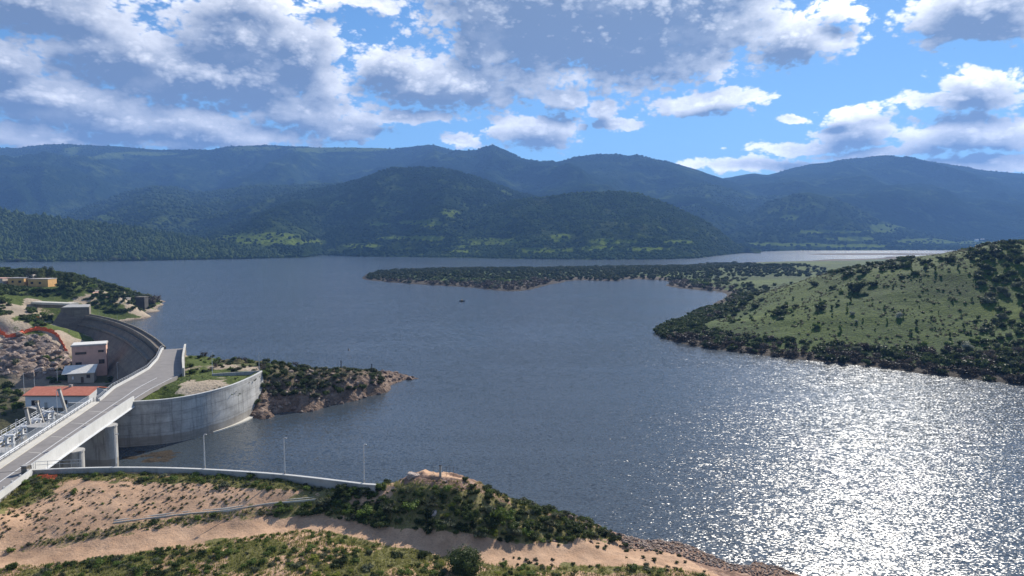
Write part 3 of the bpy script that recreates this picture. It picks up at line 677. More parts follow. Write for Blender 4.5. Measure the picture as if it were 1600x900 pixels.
def cut_left(x, y, z):
    # nothing of the bank shows outside the curved wall
    out = inpoly(x, y, [(-95.5, 100), (-95.5, 159.6)] + offset(FAN[1:], -.35) + [(-73.3, 199.5), (-60, 199.5), (-60, 100)])
    cx_ = np.interp(y, [c[1] for c in CREST], [c[0] for c in CREST]) + 1.5
    lakeside = (y > 345) | ((y > 235) & (x > cx_))
    return (z < -2.4) & lakeside | ((x > -76) & (y > 196)) | out
grid_mesh('bank_ground', np.concatenate([np.arange(-560, -300, 6), np.arange(-300, -66, 1.25)]), np.concatenate([np.arange(96, 345, 1.25), np.arange(345, 600, 2.2), np.arange(600, 860, 6)]), h_left, M['land_left'], at_left, cut_left)

# ------------------------------------------------------------------ rocky headland beside the dam
ctl = []
for a in [(404, 656, 0), (430, 650, 0), (470, 645, 0), (500, 640, 0), (560, 625, 0), (610, 608, 0), (652, 592, 0)]: cz(*a)
for a in [(400, 668, -2), (440, 662, -2.5), (510, 652, -2.5), (570, 636, -2.5), (622, 616, -2.5), (668, 592, -2.5)]: cz(*a)
for a in [(412, 577, 209), (450, 574, 216), (500, 580, 221), (560, 583, 227), (605, 589, 231), (630, 592, 235)]: dd(*a, -.6)
for a in [(418, 635, 1.8), (440, 622, 3.3), (425, 600, 6.5), (500, 614, 3.5), (560, 602, 3.6), (600, 598, 2.4), (470, 600, 6), (408, 650, .6)]: cz(*a)
ctl += [(-33, 242, -1), (-45, 250, 0), (-60, 248, 0), (-80, 244, 1), (-95, 248, 0), (-36, 254, -3), (-60, 258, -3), (-95, 256, -3), (-76, 205, 8.5), (-84, 215, 8.8), (-76, 198.5, 7.8), (-95, 225, 8.6), (-70, 198, 4), (-105, 236, 5), (-88, 236, 5.5)]
T_H = TPS(ctl, 1e-4)
def h_head(x, y):
    z = T_H(x, y); return z + (ridged(x / 7, y / 5, 5, 71) - .58) * 3.0 * np.clip(z / 3, .12, 1) + (fbm(x / 1.5, y / 1.5, 3, 72) - .5) * .8
grid_mesh('headland', np.arange(-99, -26, .7), np.arange(180, 262, .7), h_head, M['land_head'],
          lambda x, y, z: {'grass': np.clip(.12 + .16 * (z - 2.2) + (fbm(x / 9, y / 9, 3, 73) - .5) * .5, 0, .62), 'rock': np.clip(.75 - .035 * z, .35, .8) + (z < .7) * .1},
          lambda x, y, z: (z < -1.9) | ((x < -72.6) & (y < 198.2)) | ((x < -88) & (y < 212)))

# ------------------------------------------------------------------ foreground slope
NW = [xy(a, b, 11) for a, b in [(45, 735), (170, 731), (300, 733), (440, 742), (570, 757)]]
NEARWALL = dens(NW, 1.5)
ctl = []
for a in [(45, 747, 10.1), (110, 742, 10.2), (170, 741, 10.2), (300, 743, 10.2), (440, 752, 10.2), (540, 762, 10.2), (585, 765, 10.0)]: cz(*a)
for a in [(100, 780, 9.4), (300, 780, 9.2), (450, 774, 9.4), (100, 820, 8.3), (20, 800, 9.0), (300, 808, 8.1), (180, 815, 8.1), (370, 796, 8.4), (450, 788, 8.6), (520, 785, 9.0), (0, 850, 7.3)]: cz(*a)
for a in [(0, 878, 6.4), (100, 864, 6.6), (300, 838, 6.9), (430, 822, 7.2), (500, 808, 7.6), (560, 823, 7.1), (620, 838, 6.4), (700, 853, 5.5), (800, 862, 4.4), (900, 866, 3.4), (970, 856, 2.2)]: cz(*a)
for a in [(0, 900, 6.6), (200, 880, 7.0), (400, 852, 7.5), (500, 845, 7.3), (600, 868, 6.5), (725, 890, 5.4), (850, 890, 4.2), (1000, 880, 2.6), (1100, 886, 1.1), (1150, 893, .6)]: cz(*a)
for a in [(0, 1050, 7), (400, 1050, 8), (800, 1050, 6.5), (1050, 1000, 3), (1200, 960, .8)]: cz(*a)
for a in [(600, 756, 107.5), (640, 744, 111.5), (690, 743, 113), (750, 755, 112.5), (800, 780, 111.5), (850, 796, 111), (900, 809, 110.5), (950, 826, 110)]: dd(*a, -.3)
for a in [(560, 800, 8.1), (530, 785, 9.1), (600, 782, 9.2), (650, 792, 9.0), (700, 802, 8.5), (760, 806, 7.8), (820, 826, 5.6), (900, 838, 4.2), (700, 838, 6.6), (620, 822, 7.3)]: cz(*a)
for a in [(980, 839, 0), (1050, 845, 0), (1100, 862, 0), (1128, 878, 0), (1150, 883, 0), (1185, 879, 0), (1212, 888, 0), (1245, 898, 0), (1290, 925, 0)]: cz(*a)
for a in [(1000, 829, -1.6), (1070, 838, -1.6), (1120, 856, -1.6), (1150, 872, -1.6), (1200, 872, -1.6), (1230, 882, -1.6), (1275, 895, -1.6), (1330, 925, -2)]: cz(*a)
ctl += [(-21, 113, 4), (-20, 117, 0), (-8, 120, 0), (3, 119, 0), (12, 115.5, 0), (-12, 125, -4), (6, 125, -4), (-21, 123, -4), (16, 119, -3), (60, 78, -1), (52, 60, 3), (80, 40, 0), (0, 40, 9), (-60, 40, 9), (-110, 60, 8), (-110, 95, 9), (-90, 95, 10.6), (-75, 95, 10.2), (-120, 110, 6), (-90, 108, 10.6), (30, 0, 8), (110, 0, 0), (-60, 0, 10)]
T_F = TPS(ctl, 1e-4)
BANK = [(-140, 111.2), (-86.5, 111.2), (-80.9, 111.6)] + NEARWALL[1:]
def h_front(x, y):
    z = T_F(x, y); px, py = proj(x, y, z)
    kn = inpoly(px, py, [(560, 800), (600, 740), (700, 725), (860, 780), (1000, 825), (960, 850), (830, 845), (640, 825)])
    z = z + (fbm(x / 4, y / 4, 4, 81) - .5) * .5 + (fbm(x / .9, y / .9, 3, 82) - .5) * .14
    z = z + np.where(kn, (ridged(x / 3.2, y / 3.2, 4, 83) - .6) * 1.1, 0) * sstep(.2, 2.5, z)
    beach = sstep(12, 20, x) * sstep(-.5, .5, z); z = z + beach * (ridged(x / 2.4, y / 2.4, 4, 84) - .5) * .55
    return z
Z_GREEN = [(-40, 896), (40, 884), (130, 877), (190, 868), (264, 857), (345, 846), (450, 831), (512, 829), (566, 841), (608, 850), (650, 857), (695, 866), (770, 882), (830, 886), (1000, 884), (1060, 890), (1110, 900), (1150, 1000), (-40, 1000)]
Z_KNOLL = [(492, 801), (470, 790), (540, 770), (590, 762), (640, 748), (760, 754), (860, 797), (940, 826), (970, 844), (880, 846), (780, 852), (700, 848), (650, 838), (608, 829), (560, 817), (530, 811)]
Z_FOOT = [(45, 742), (170, 740), (300, 741), (440, 750), (600, 762), (560, 772), (440, 766), (300, 756), (170, 752), (110, 750), (70, 778), (30, 795), (-30, 800), (-30, 778)]
Z_DENSE = [(425, 800), (440, 782), (490, 770), (560, 764), (600, 764), (590, 785), (535, 800), (495, 800), (470, 818), (440, 814)]
Z_BAND = [(-20, 868), (60, 846), (180, 822), (300, 806), (380, 797), (500, 786), (560, 776), (600, 770), (585, 790), (500, 800), (440, 806), (330, 815), (220, 830), (100, 856), (-20, 880)]
Z_ROCKS = [(600, 752), (640, 738), (770, 748), (800, 772), (800, 790), (740, 765), (680, 760)]
Z_BEACH = [(965, 835), (1060, 840), (1130, 872), (1200, 872), (1260, 898), (1180, 900), (1100, 882), (1040, 862), (975, 858)]
def settle(a, b, z):                     # where the slope itself is seen there
    for _ in range(12):
        x, y, _z = PZ(a, b, z); z = .5 * z + .5 * float(T_F(np.array([x]), np.array([y]))[0])
    return x, y
TRACK_F = [settle(a, b, z) for a, b, z in [(-60, 885, 6.3), (0, 876, 6.4), (100, 862, 6.6), (300, 836, 6.9), (430, 822, 7.0), (495, 815, 6.8), (560, 829, 6.2), (620, 842, 5.7), (700, 855, 5.1), (800, 862, 4.3), (900, 868, 3.4), (1000, 868, 2.2)]]
TRACK_K = [settle(a, b, z) for a, b, z in [(552, 783, 9.1), (590, 774, 9.4), (608, 768, 9.8)]]
def at_front(x, y, z):
    px, py = proj(x, y, z); w = (fbm(x / 2.5, y / 2.5, 4, 87) - .5); q = (px + w * 50, py + w * 22)
    g = np.full(x.shape, .16); r = np.zeros(x.shape)
    g = np.where(inpoly(*q, Z_GREEN), .86 - .55 * sstep(.5, .66, fbm(x / 5, y / 5, 4, 91)), g); g = np.where(inpoly(*q, Z_BAND), .5, g); g = np.where(inpoly(*q, Z_FOOT), .7, g)
    k = inpoly(*q, Z_KNOLL) | inpoly(*q, Z_DENSE); g = np.where(k, .62, g); r = np.where(k, .28, r)
    k = inpoly(*q, Z_ROCKS); r = np.where(k, .75, r); g = np.where(k, .2, g)
    k = inpoly(*q, Z_BEACH) | ((z < 1.2) & (x > 8)); r = np.where(k, .62, r); g = np.where(k, .1, g)
    k = (y > 107) & (x > -22) & (z < 6); r = np.where(k, .8, r)
    t = np.minimum(segdist(x, y, TRACK_F), segdist(x, y, TRACK_K) + .6); k = t < 1.6 + w * 1.8; g = np.where(k, .0, g); r = np.where(k, 0, r)
    return {'grass': g, 'rock': r}
def cut_front(x, y, z):
    beyond = np.zeros(x.shape, bool)
    for (ax, ay), (bx, by) in zip(BANK[:-1], BANK[1:]):
        k = (x >= ax) & (x < bx); beyond |= k & (y > ay + (by - ay) * (x - ax) / (bx - ax) + .1)
    return beyond | (z < -1.5)
grid_mesh('slope_ground', np.concatenate([np.arange(-140, -84, 2), np.arange(-84, 50, .33), np.arange(50, 130, 2)]), np.concatenate([np.arange(-60, 70, 4), np.arange(70, 126, .33)]), h_front, M['land_fg'], at_front, cut_front)

# grassy edge of the platform, right up to the curved wall
vg = offset(FAN[1:], -1.9); vi = offset(FAN[1:], -.45); v = []; f = []
for i, (a, b) in enumerate(zip(vg, vi)):
    v += [(a[0], a[1], 10.5), (b[0], b[1], 10.62)]
    if i: f.append((2 * i - 2, 2 * i - 1, 2 * i + 1, 2 * i))
structure('platform_verge', mesh_np('platform_verge', v, f, M['land_left'], True, {'grass': [.8] * len(v), 'rock': [0] * len(v)}))

# low brown patch just breaking the surface inside the spillway bay
sx_, sy_ = xy(238, 714, 0)
def h_patch(x, y):
    r2 = ((x - sx_) / 8.5) ** 2 + ((y - sy_) / 5.5) ** 2
    return .10 - .22 * r2 + (fbm(x / 3.5, y / 2.2, 4, 201) - .5) * .42
grid_mesh('brown_patch', np.arange(sx_ - 13, sx_ + 13, .4), np.arange(sy_ - 8, sy_ + 8, .4), h_patch, M['land_right'], lambda x, y, z: {'grass': z * 0, 'rock': z * 0}, lambda x, y, z: z < -.15)
# ------------------------------------------------------------------ road, bridge
LY = [80, 96, 112, 123.8, 138.4, 163.1, 175, 187, 201, 217.3, 236]; LX = [-79.2, -82.5, -86, -88.9, -92.5, -98.5, -102.4, -104.4, -107.2, -113, -121.2]
RY = [80, 96, 101.7, 111, 130.4, 158.5, 172, 183, 191.7, 212, 236]; RX = [-73.6, -77.0, -78.3, -80.5, -84.7, -90.3, -92.5, -93.6, -94.2, -103.2, -114.8]
def road_pts(y0, y1, n):
    ys = np.linspace(y0, y1, n); l = np.interp(ys, LY, LX); r = np.interp(ys, RY, RX)
    k = np.ones(5) / 5
    if n > 12:
        l = np.convolve(np.pad(l, 2, mode='edge'), k, 'valid') if False else l
    return [((a + b) / 2, y) for a, b, y in zip(l, r, ys)], [(b - a) / 2 for a, b in zip(l, r)]
def strip_mesh(name, y0, y1, n, f0, f1, z0, z1, m, parent=None, **kw):
    """a slab along the road between two fractions of its width (0 left kerb, 1 right) plus offsets in metres"""
    c, h = road_pts(y0, y1, n)
    def sec(i):
        a = -h[i] + f0[0] * 2 * h[i] + f0[1]; b = -h[i] + f1[0] * 2 * h[i] + f1[1]
        return [(a, z0), (b, z0), (b, z1), (a, z1)]
    return MB().sweep(c, sec).build(name, m, parent, **kw)
structure('road', strip_mesh('tmp', 80, 111, 14, (0, -.3), (1, .25), 9.6, 11.0, M['asphalt']).data)
structure('road', strip_mesh('tmp', 160, 236, 60, (0, -.2), (1, .1), 10.0, 11.0, M['asphalt']).data)
for o in [o for o in COL.objects if o.name.startswith('tmp')]: bpy.data.objects.remove(o)
tag(strip_mesh('road_marking', 80, 111, 10, (.56, -.08), (.56, .08), 11.004, 11.008, M['paint']), kind='structure')
tag(strip_mesh('road_marking', 160, 187, 20, (.56, -.08), (.56, .08), 11.004, 11.008, M['paint']), kind='structure')
tag(strip_mesh('road_marking', 160, 186, 20, (1, -.42), (1, -.28), 11.004, 11.008, M['paint']), kind='structure')

BY0, BY1 = 111.2, 159.8
br = thing('road_bridge', 'concrete road bridge with a white solid parapet crossing the spillway channel', 'bridge', (-87.5, 135, 0))
strip_mesh('deck', BY0, BY1, 20, (0, -2.3), (1, 0), 9.9, 10.94, M['concrete'], br)
strip_mesh('carriageway', BY0, BY1, 20, (0, 0), (1, -.02), 10.945, 11.0, M['asphalt'], br)
strip_mesh('centre_line', BY0 + .02, BY1 - .02, 20, (.56, -.08), (.56, .08), 11.004, 11.008, M['paint'], br)
strip_mesh('footway', BY0, BY1, 20, (0, -1.55), (0, -.02), 10.945, 11.14, M['kerb'], br)
strip_mesh('parapet', BY0 - .4, BY1 + .1, 20, (1, 0), (1, .32), 9.72, 12.05, M['white_concrete'], br)
strip_mesh('drip_edge', BY0 - .4, BY1 + .1, 20, (1, .325), (1, .55), 9.5, 9.74, M['white_metal'], br)
for a, b in ((0.05, 0.22), (.45, .62), (.80, .93)): strip_mesh('girder', BY0 + .3, BY1 - .3, 8, (a, -.6), (b, -.3), 8.9, 9.89, M['concrete_old'], br)
c_, h_ = road_pts(BY0, BY1, 6)
for k in range(1, 5):
    x, y = c_[k]; MB().box((x + .1, y, 11.006), (h_[k] * 2 - .3, .16, .004), -.2).build('expansion_joint', M['kerb'], br)
for px, py in ((181, 634), (133, 667), (73, 707)):
    x, y = xy(px, py, 11); MB().box((x - .1, y, 11.012), (.5, 1.2, .016), -.2).build('dark_plate', M['dark'], br)  # thin dark plates lying on the carriageway beside the parapet
# posts and rails
def rail_run(parent, y0, y1, n, off, name, h, z0, m, bars, post=.09):
    c, hw = road_pts(y0, y1, n); mb = MB(); pts = [(x, y) for x, y in c]
    ln = []
    for i, (x, y) in enumerate(c):
        a = Vector(pts[max(i - 1, 0)]); b = Vector(pts[min(i + 1, n - 1)]); d = (b - a).normalized(); r = Vector((d.y, -d.x))
        q = Vector((x, y)) + r * (-hw[i] + off); ln.append((q.x, q.y)); mb.box((q.x, q.y, z0 + h / 2), (post, post, h), math.atan2(d.y, d.x))
    for z, w, t in bars:
        for p, q in zip(ln[:-1], ln[1:]): mb.bar((p[0], p[1], z0 + z), (q[0], q[1], z0 + z), w, t)
    return mb.build(name, m, parent)
c_, h_ = road_pts(BY0, BY1, 26)
gp_me = MB().box((0, 0, .48), (.09, .12, .95)).build('post', M['steel'], br); gp_me.name = 'post'
for i, (x, y) in enumerate(c_):
    o = gp_me if i == 0 else gp_me.copy()
    if i: COL.objects.link(o); o.parent = br
    o.location = Vector((x - h_[i] - 1.7, y, 11.0)) - Vector(br.location)
for v_ in gp_me.data.vertices: v_.co += Vector(br.location)
rail_run(br, BY0, BY1, 26, -1.62, 'guard_rail', .1, 11.0, M['white_metal'], [(.90, .14, .2), (.55, .06, .12)])
rail_run(br, BY0, BY1, 40, -2.2, 'mesh_fence', 1.75, 10.94, M['fence'], [(1.72, .06, .06), (.9, .05, .04), (.2, .05, .04), (.4, .02, .03), (.6, .02, .03), (.75, .02, .03), (1.05, .02, .03), (1.2, .02, .03), (1.35, .02, .03), (1.5, .02, .03)], .05)
def capsule(x0, x1, y, r, n=14):
    p = [(x1 + r * math.cos(a), y + r * math.sin(a)) for a in np.linspace(-math.pi / 2, math.pi / 2, n)]
    return p + [(x0 + r * math.cos(a), y + r * math.sin(a)) for a in np.linspace(math.pi / 2, 1.5 * math.pi, n)]
for xr, y, r in ((-85.6, 144.9, 1.75), (-81.9, 127.6, 1.5)):
    p = MB().prism(capsule(xr - 17, xr - r, y, r), -4, 9.1).build('pier', M['concrete_pier'], br)
    MB().prism(capsule(xr - 17, xr - r, y, r + .12), 9.1, 9.45).build('pier_cap', M['concrete'], p)
    for k in (0, 1): MB().box((xr - 3.2 - 3.0 * k, y, 9.2), (.5, 1.4, .66)).build('bearing', M['concrete_old'], p)
# kerb beside the near road and the end pillar
t = thing('road_guard', 'low white guard kerb on the near right edge of the road, running to the bridge', 'guard rail', (-77.5, 100, 11))
strip_mesh('kerb', 82, 110.4, 12, (1, .26), (1, .55), 10.4, 11.45, M['white_concrete'], t)
c_, h_ = road_pts(84, 110, 11)
for (x, y), hh in zip(c_, h_): MB().box((x + hh + .42, y, 11.62), (.16, .3, .35), -.2).build('block', M['white_concrete'], t)
x, y = xy(41, 745, 10.3)
t = thing('pillar', 'short dark concrete pillar where the bridge parapet meets the embankment wall', 'pillar', (x, y, 9.8))
MB().box((x, y, 11), (.9, .9, 2.4)).build('shaft', M['concrete_old'], t); MB().box((x, y, 12.26), (1.05, 1.05, .12)).build('cap', M['concrete'], t)
# road beyond the bridge: kerb wall with rail on the left, parapet on the right
t = thing('curved_barrier', 'white curved kerb wall with a metal rail along the road bend above the dam', 'barrier', (-105, 195, 11))
strip_mesh('kerb_wall', 161, 237, 60, (0, -.75), (0, -.3), 9.3, 11.55, M['white_concrete'], t)
rail_run(t, 161, 237, 46, -.95, 'rail', 1.3, 10.9, M['steel'], [(1.25, .08, .1), (.9, .05, .06)], .07)
t = thing('parapet_wall', 'straight concrete parapet wall along the lake side of the road beside the platform', 'wall', (-103, 214, 10))
pp = dens([(-93.4, 191.9), (-103.0, 211.5), (-114.2, 236.4)], 3)
MB().sweep(pp, [(-.25, 9.4), (.25, 9.4), (.2, 12.5), (-.2, 12.5)]).build('wall', M['concrete_old'], t)
MB().sweep(pp, [(-.3, 12.51), (.32, 12.51), (.32, 12.66), (-.3, 12.66)]).build('coping', M['kerb'], t)
x, y = pp[0]; MB().box((x + .1, y - .4, 11.4), (.6, .6, 3.0)).build('end_post', M['concrete'], t)

# ------------------------------------------------------------------ curved retaining wall and embankment wall
FANW = [(-105.3, 159.4), (-98, 159.3)] + dens([(-92.2, 159.6), (-83.6, 162.6), (-78.3, 168.0), (-74.4, 177.5), (-73.0, 188.5), (-73.0, 197.5)], 1.2)
t = thing('curved_retaining_wall', 'tall curved concrete retaining wall with water stains round the grassy platform', 'wall', (-76, 170, 0))
MB().sweep(FANW, [(-.9, -4), (.32, -4), (.05, 10.72), (-.5, 10.72)]).build('wall', M['concrete_wall'], t)
MB().sweep(FANW[2:], [(-.54, 10.725), (.1, 10.725), (.1, 10.9), (-.54, 10.9)]).build('coping', M['white_concrete'], t)
MB().sweep(FANW[-22:], lambda i: [(.3, -3), (.4 + min(i, 9) * .12, -3), (.4 + min(i, 9) * .12, .32), (.3, .38)]).build('footing', M['kerb'], t)
MB().sweep([(-73.35, 197.75), (-78, 196.2), (-86, 193.2)], [(-.2, 9.2), (.2, 9.2), (.2, 10.9), (-.2, 10.9)]).build('return_wall', M['concrete'], t)
t = thing('embankment_wall', 'long low curving concrete wall with a pale top at the head of the sandy slope', 'wall', (-55, 112, 10))
MB().sweep(NEARWALL + [(-21.5, 104.9)], [(-.35, -5), (.02, -5), (.02, 10.93), (-.35, 10.93)]).build('wall', M['concrete'], t)
MB().sweep(NEARWALL + [(-21.5, 104.9)], [(-.42, 10.935), (.09, 10.935), (.09, 11.07), (-.42, 11.07)]).build('coping', M['white_concrete'], t)
t = thing('railing', 'small steel railing behind the wall at the near end of the bridge', 'railing', (-77, 113.2, 10.9))
mb = MB(); rr = [(-80.2, 112.3), (-78.4, 112.7), (-76.6, 113.0), (-74.8, 113.3), (-73.2, 113.5)]
for x, y in rr: MB().cyl((x, y, 10.2), (x, y, 12.3), .04, n=6).build('post', M['steel'], t)
mb = MB()
for z in (12.25, 11.7):
    for a, b in zip(rr[:-1], rr[1:]): mb.cyl((*a, z), (*b, z), .035, n=6)
mb.build('rail', M['steel'], t)

# ------------------------------------------------------------------ dam
ns = len(CREST)
def toe(i):
    s = i / (ns - 1); return float(np.interp(s, [0, .12, .3, .6, .82, 1], [-3.5, -5.5, -6.5, -5.5, -1.5, 2.0]))
dm = thing('dam', 'curved concrete dam with a dark sloping downstream face and narrow crest walkway', 'dam', (-160, 285, 0))
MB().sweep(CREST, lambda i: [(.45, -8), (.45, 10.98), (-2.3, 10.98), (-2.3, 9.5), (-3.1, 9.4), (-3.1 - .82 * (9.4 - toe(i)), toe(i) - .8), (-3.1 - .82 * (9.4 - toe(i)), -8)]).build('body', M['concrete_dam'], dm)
MB().sweep(CREST, [(.46, 10.2), (.46, 11.75), (.02, 11.75), (.02, 10.985)]).build('lake_parapet', M['concrete_old'], dm)
MB().sweep(CREST, [(-2.32, 10.5), (-2.0, 10.985), (-2.0, 11.5), (-2.32, 11.5)]).build('air_side_kerb', M['concrete_old'], dm)
MB().sweep(CREST, [(-3.0, 9.4), (-3.0, 9.62), (-3.35, 9.62), (-3.35, 9.3)]).build('upper_ledge', M['concrete_old'], dm)
MB().sweep(CREST, lambda i: [(-4.6, 7.2), (-4.6, 7.75), (-5.5, 7.75), (-5.6, 6.9)]).build('lower_ledge', M['concrete_old'], dm)
cr = offset(CREST, -.1)
for i in range(2, ns, 4): MB().cyl((*cr[i], 11.0), (*cr[i], 14.4), .05, n=6).build('lamp_pole', M['steel'], dm)
t = thing('dam_abutment', 'weathered concrete abutment block at the far end of the dam', 'abutment', (-217, 341, 3))
MB().prism([(-209.3, 336.2), (-222, 334), (-228, 349), (-217, 350)], -4, 15.2).build('block', M['concrete_old'], t)
MB().add([(-211, 336.4, 10), (-222.3, 333.9, 13), (-222.3, 333.9, -3), (-211, 336.4, -3), (-214.5, 328, 1.5), (-222.8, 325, 5), (-222.8, 325, -4), (-214.5, 328, -4)],
         [(0, 1, 2, 3), (4, 7, 6, 5), (0, 4, 5, 1), (0, 3, 7, 4), (1, 5, 6, 2), (3, 2, 6, 7)]).build('buttress', M['concrete_dam'], t)
MB().prism([(-223.2, 324), (-231, 321), (-233, 330), (-223.2, 333)], -3, 8.8).build('wing_block', M['concrete_old'], t)
MB().prism([(-209.8, 336.6), (-221.8, 334.5), (-227.5, 348.6), (-217, 349.6)], 15.21, 15.4).build('top_slab', M['concrete'], t)
t = thing('terrace_slab', 'pale flat concrete terrace above the abutment, orange netting on its edge', 'terrace', (-240, 356, 15))
MB().box((-240, 356.5, 15.2), (27, 5, 1.1), -.30).build('slab', M['kerb'], t)
MB().box((-239, 354.4, 14.1), (24, .4, 2.4), -.30).build('front_wall', M['concrete_old'], t)

# ------------------------------------------------------------------ buildings
def window(parent, c, w, h, axis='y', sill=True, name='window', m='dark', frame=True, d=.12):
    cx, cy, cz = c
    dims = (w, d, h) if axis == 'y' else (d, w, h)
    f = MB().box((cx, cy, cz), dims).build(name, M[m], parent)
    if frame:
        s = -1 if axis == 'y' else 1; mb = MB(); o = .05
        for dz in (-h / 2, h / 2): mb.box((cx, cy + (s * o if axis == 'y' else 0), cz + dz) if axis == 'y' else (cx + s * o, cy, cz + dz), (w + .16, d, .1) if axis == 'y' else (d, w + .16, .1))
        for dx in (-w / 2, 0, w / 2): mb.box((cx + dx, cy - o, cz) if axis == 'y' else (cx + o, cy + dx, cz), (.08, d, h - .1) if axis == 'y' else (d, .08, h - .1))
        mb.build('frame', M['wood'], f)
    return f
t = thing('control_building', 'long white building with a red tiled gable roof beside the bridge', 'building', (-141.3, 212, -4))
x0, x1, y0, y1, zb, ze, zr = -151.3, -131.6, 209, 219.4, -5, .75, 2.25
MB().add([(x0, y0, zb), (x1, y0, zb), (x1, y1, zb), (x0, y1, zb), (x0, y0, ze), (x1, y0, ze), (x1, y1, ze), (x0, y1, ze), (x0, (y0 + y1) / 2, zr - .1), (x1, (y0 + y1) / 2, zr - .1)],
         [(0, 1, 5, 4), (2, 3, 7, 6), (0, 3, 2, 1), (1, 2, 6, 9, 5), (3, 0, 4, 8, 7), (4, 5, 9, 8), (6, 7, 8, 9)]).build('wall', M['white'], t)
ym = (y0 + y1) / 2
rf = MB().add([(x0 - .5, y0 - .5, ze + .02), (x1 + .3, y0 - .5, ze + .02), (x1 + .3, ym, zr + .1), (x0 - .5, ym, zr + .1), (x0 - .5, y0 - .5, ze + .2), (x1 + .3, y0 - .5, ze + .2), (x1 + .3, ym, zr + .3), (x0 - .5, ym, zr + .3)],
         [(0, 1, 2, 3), (4, 7, 6, 5), (0, 4, 5, 1), (1, 5, 6, 2), (2, 6, 7, 3), (3, 7, 4, 0)]).add(
         [(x0 - .5, y1 + .5, ze + .02), (x1 + .3, y1 + .5, ze + .02), (x1 + .3, ym + .003, zr + .1), (x0 - .5, ym + .003, zr + .1), (x0 - .5, y1 + .5, ze + .2), (x1 + .3, y1 + .5, ze + .2), (x1 + .3, ym + .003, zr + .3), (x0 - .5, ym + .003, zr + .3)],
         [(3, 2, 1, 0), (5, 6, 7, 4), (1, 5, 4, 0), (2, 6, 5, 1), (3, 7, 6, 2), (0, 4, 7, 3)]).build('roof', M['tile'], t)
MB().box(((x0 + x1) / 2, y0 - .56, ze + .0), (x1 - x0 + .8, .12, .22)).build('gutter', M['wood'], rf)
MB().box((x0 + 11, ym, zr + .55), (.8, .8, .7)).build('chimney', M['concrete'], rf)
window(t, (x0 + 3.2, y0 - .02, -1.5), 2.4, 1.5); window(t, (x0 + 6.4, y0 - .02, -2.4), .9, 2.1, name='door', m='steel', frame=False)
window(t, (x0 + 12.2, y0 - .02, -1.3), 1.6, 1.2); window(t, (x1 + .02, ym - .6, -1.2), 1.2, 1.2, 'x')
MB().box((x0 + 9.8, y0 - .05, -3.6), (x1 - x0 + .1, .08, 1.2)).build('plinth', M['concrete_old'], t)

t = thing('pink_building', 'tall pink flat-roofed building with dark slit windows at the foot of the dam', 'building', (-166, 266, -5))
MB().box((-166, 266, 1), (13.2, 8, 13.6)).build('wall', M['pink'], t)
rf = MB().box((-166, 266, 8.05), (13.9, 8.7, .5)).build('roof', M['roofgrey'], t); MB().box((-166, 266, 8.36), (13.3, 8.1, .12)).build('roof_coating', M['roofwhite'], rf)
for c, w, h in (((-169.2, 261.97, 5.1), 4.2, .85), ((-161.4, 261.97, 5.5), 2.2, .8), ((-161.3, 261.97, 1.4), 2.2, 1.6), ((-170.2, 261.97, 1.2), 2.3, .9)): window(t, c, w, h)
window(t, (-159.37, 266, 5.2), 2.0, .8, 'x')
t.rotation_euler.z = R(27); t.scale.x = .86
t = thing('white_roofed_shed', 'beige shed with a sloping white roof in front of the pink building', 'shed', (-163, 255.5, -5))
MB().add([(-167.6, 253, -6), (-158.2, 253, -6), (-158.2, 258, -6), (-167.6, 258, -6), (-167.6, 253, -1.0), (-158.2, 253, -1.0), (-158.2, 258, .7), (-167.6, 258, .7)],
         [(0, 1, 5, 4), (1, 2, 6, 5), (2, 3, 7, 6), (3, 0, 4, 7), (3, 2, 1, 0), (4, 5, 6, 7)]).build('wall', M['beige'], t)
MB().add([(-169.6, 252.3, -1.2), (-157.6, 252.3, -1.2), (-157.6, 258.6, .94), (-169.6, 258.6, .94), (-169.6, 252.3, -.95), (-157.6, 252.3, -.95), (-157.6, 258.6, 1.19), (-169.6, 258.6, 1.19)],
         [(0, 1, 2, 3), (4, 7, 6, 5), (0, 4, 5, 1), (1, 5, 6, 2), (2, 6, 7, 3), (3, 7, 4, 0)]).build('roof', M['roofwhite'], t)
window(t, (-160.2, 252.97, -2.4), 1.2, 1.2); window(t, (-162.4, 252.97, -3.6), 1.0, 2.2, name='door', m='wood', frame=False)
MB().box((-165.6, 252.5, -2.6), (.6, .5, 1.1)).build('meter_box', M['white_metal'], t)

t.rotation_euler.z = R(22); t.scale.x = .9
def flat_house(label, cx, cy, w, d, h, m, roof, wins, name='house'):
    z = float(h_left(np.array([cx]), np.array([cy - d / 2]))[0])
    t = thing(name, label, 'house', (cx, cy, z))
    MB().box((cx, cy, z + h / 2 - 1), (w, d, h + 2)).build('wall', M[m], t)
    MB().box((cx, cy, z + h + .16), (w + .5, d + .5, .3)).build('roof', M[roof], t)
    for fx, ww, hz, hh in wins: window(t, (cx + fx * w, cy - d / 2 - .02, z + hz), ww, hh)
    return t, z
t, z = flat_house('yellow flat-roofed house with one window, left of its larger yellow neighbour', -297.5, 412, 9.6, 7, 4.2, 'yellow', 'roofgrey', [(.25, 1.6, 2.2, 1.3), (-.2, 1.1, 2.2, 1.2)])
t, z = flat_house('wide yellow flat-roofed house with a chimney block beside the trees on the spit', -285, 413.5, 12, 8, 4.4, 'yellow', 'roofgrey', [(-.3, 1.4, 2.2, 1.2), (.1, 1.2, 2.2, 1.2)])
MB().box((-293, 416, z + 3.2), (4.2, 4.2, 7.6)).build('stair_block', M['beige'], t); MB().box((-291, 411.4, z + 1.4), (2.4, .3, 2.8)).build('porch', M['wood'], t)
t, z = flat_house('low house with a grey and red roof at the left edge of the photo', -308.2, 410, 8.4, 7, 3.0, 'beige', 'pink', [(.1, 1.2, 1.7, 1.1)])
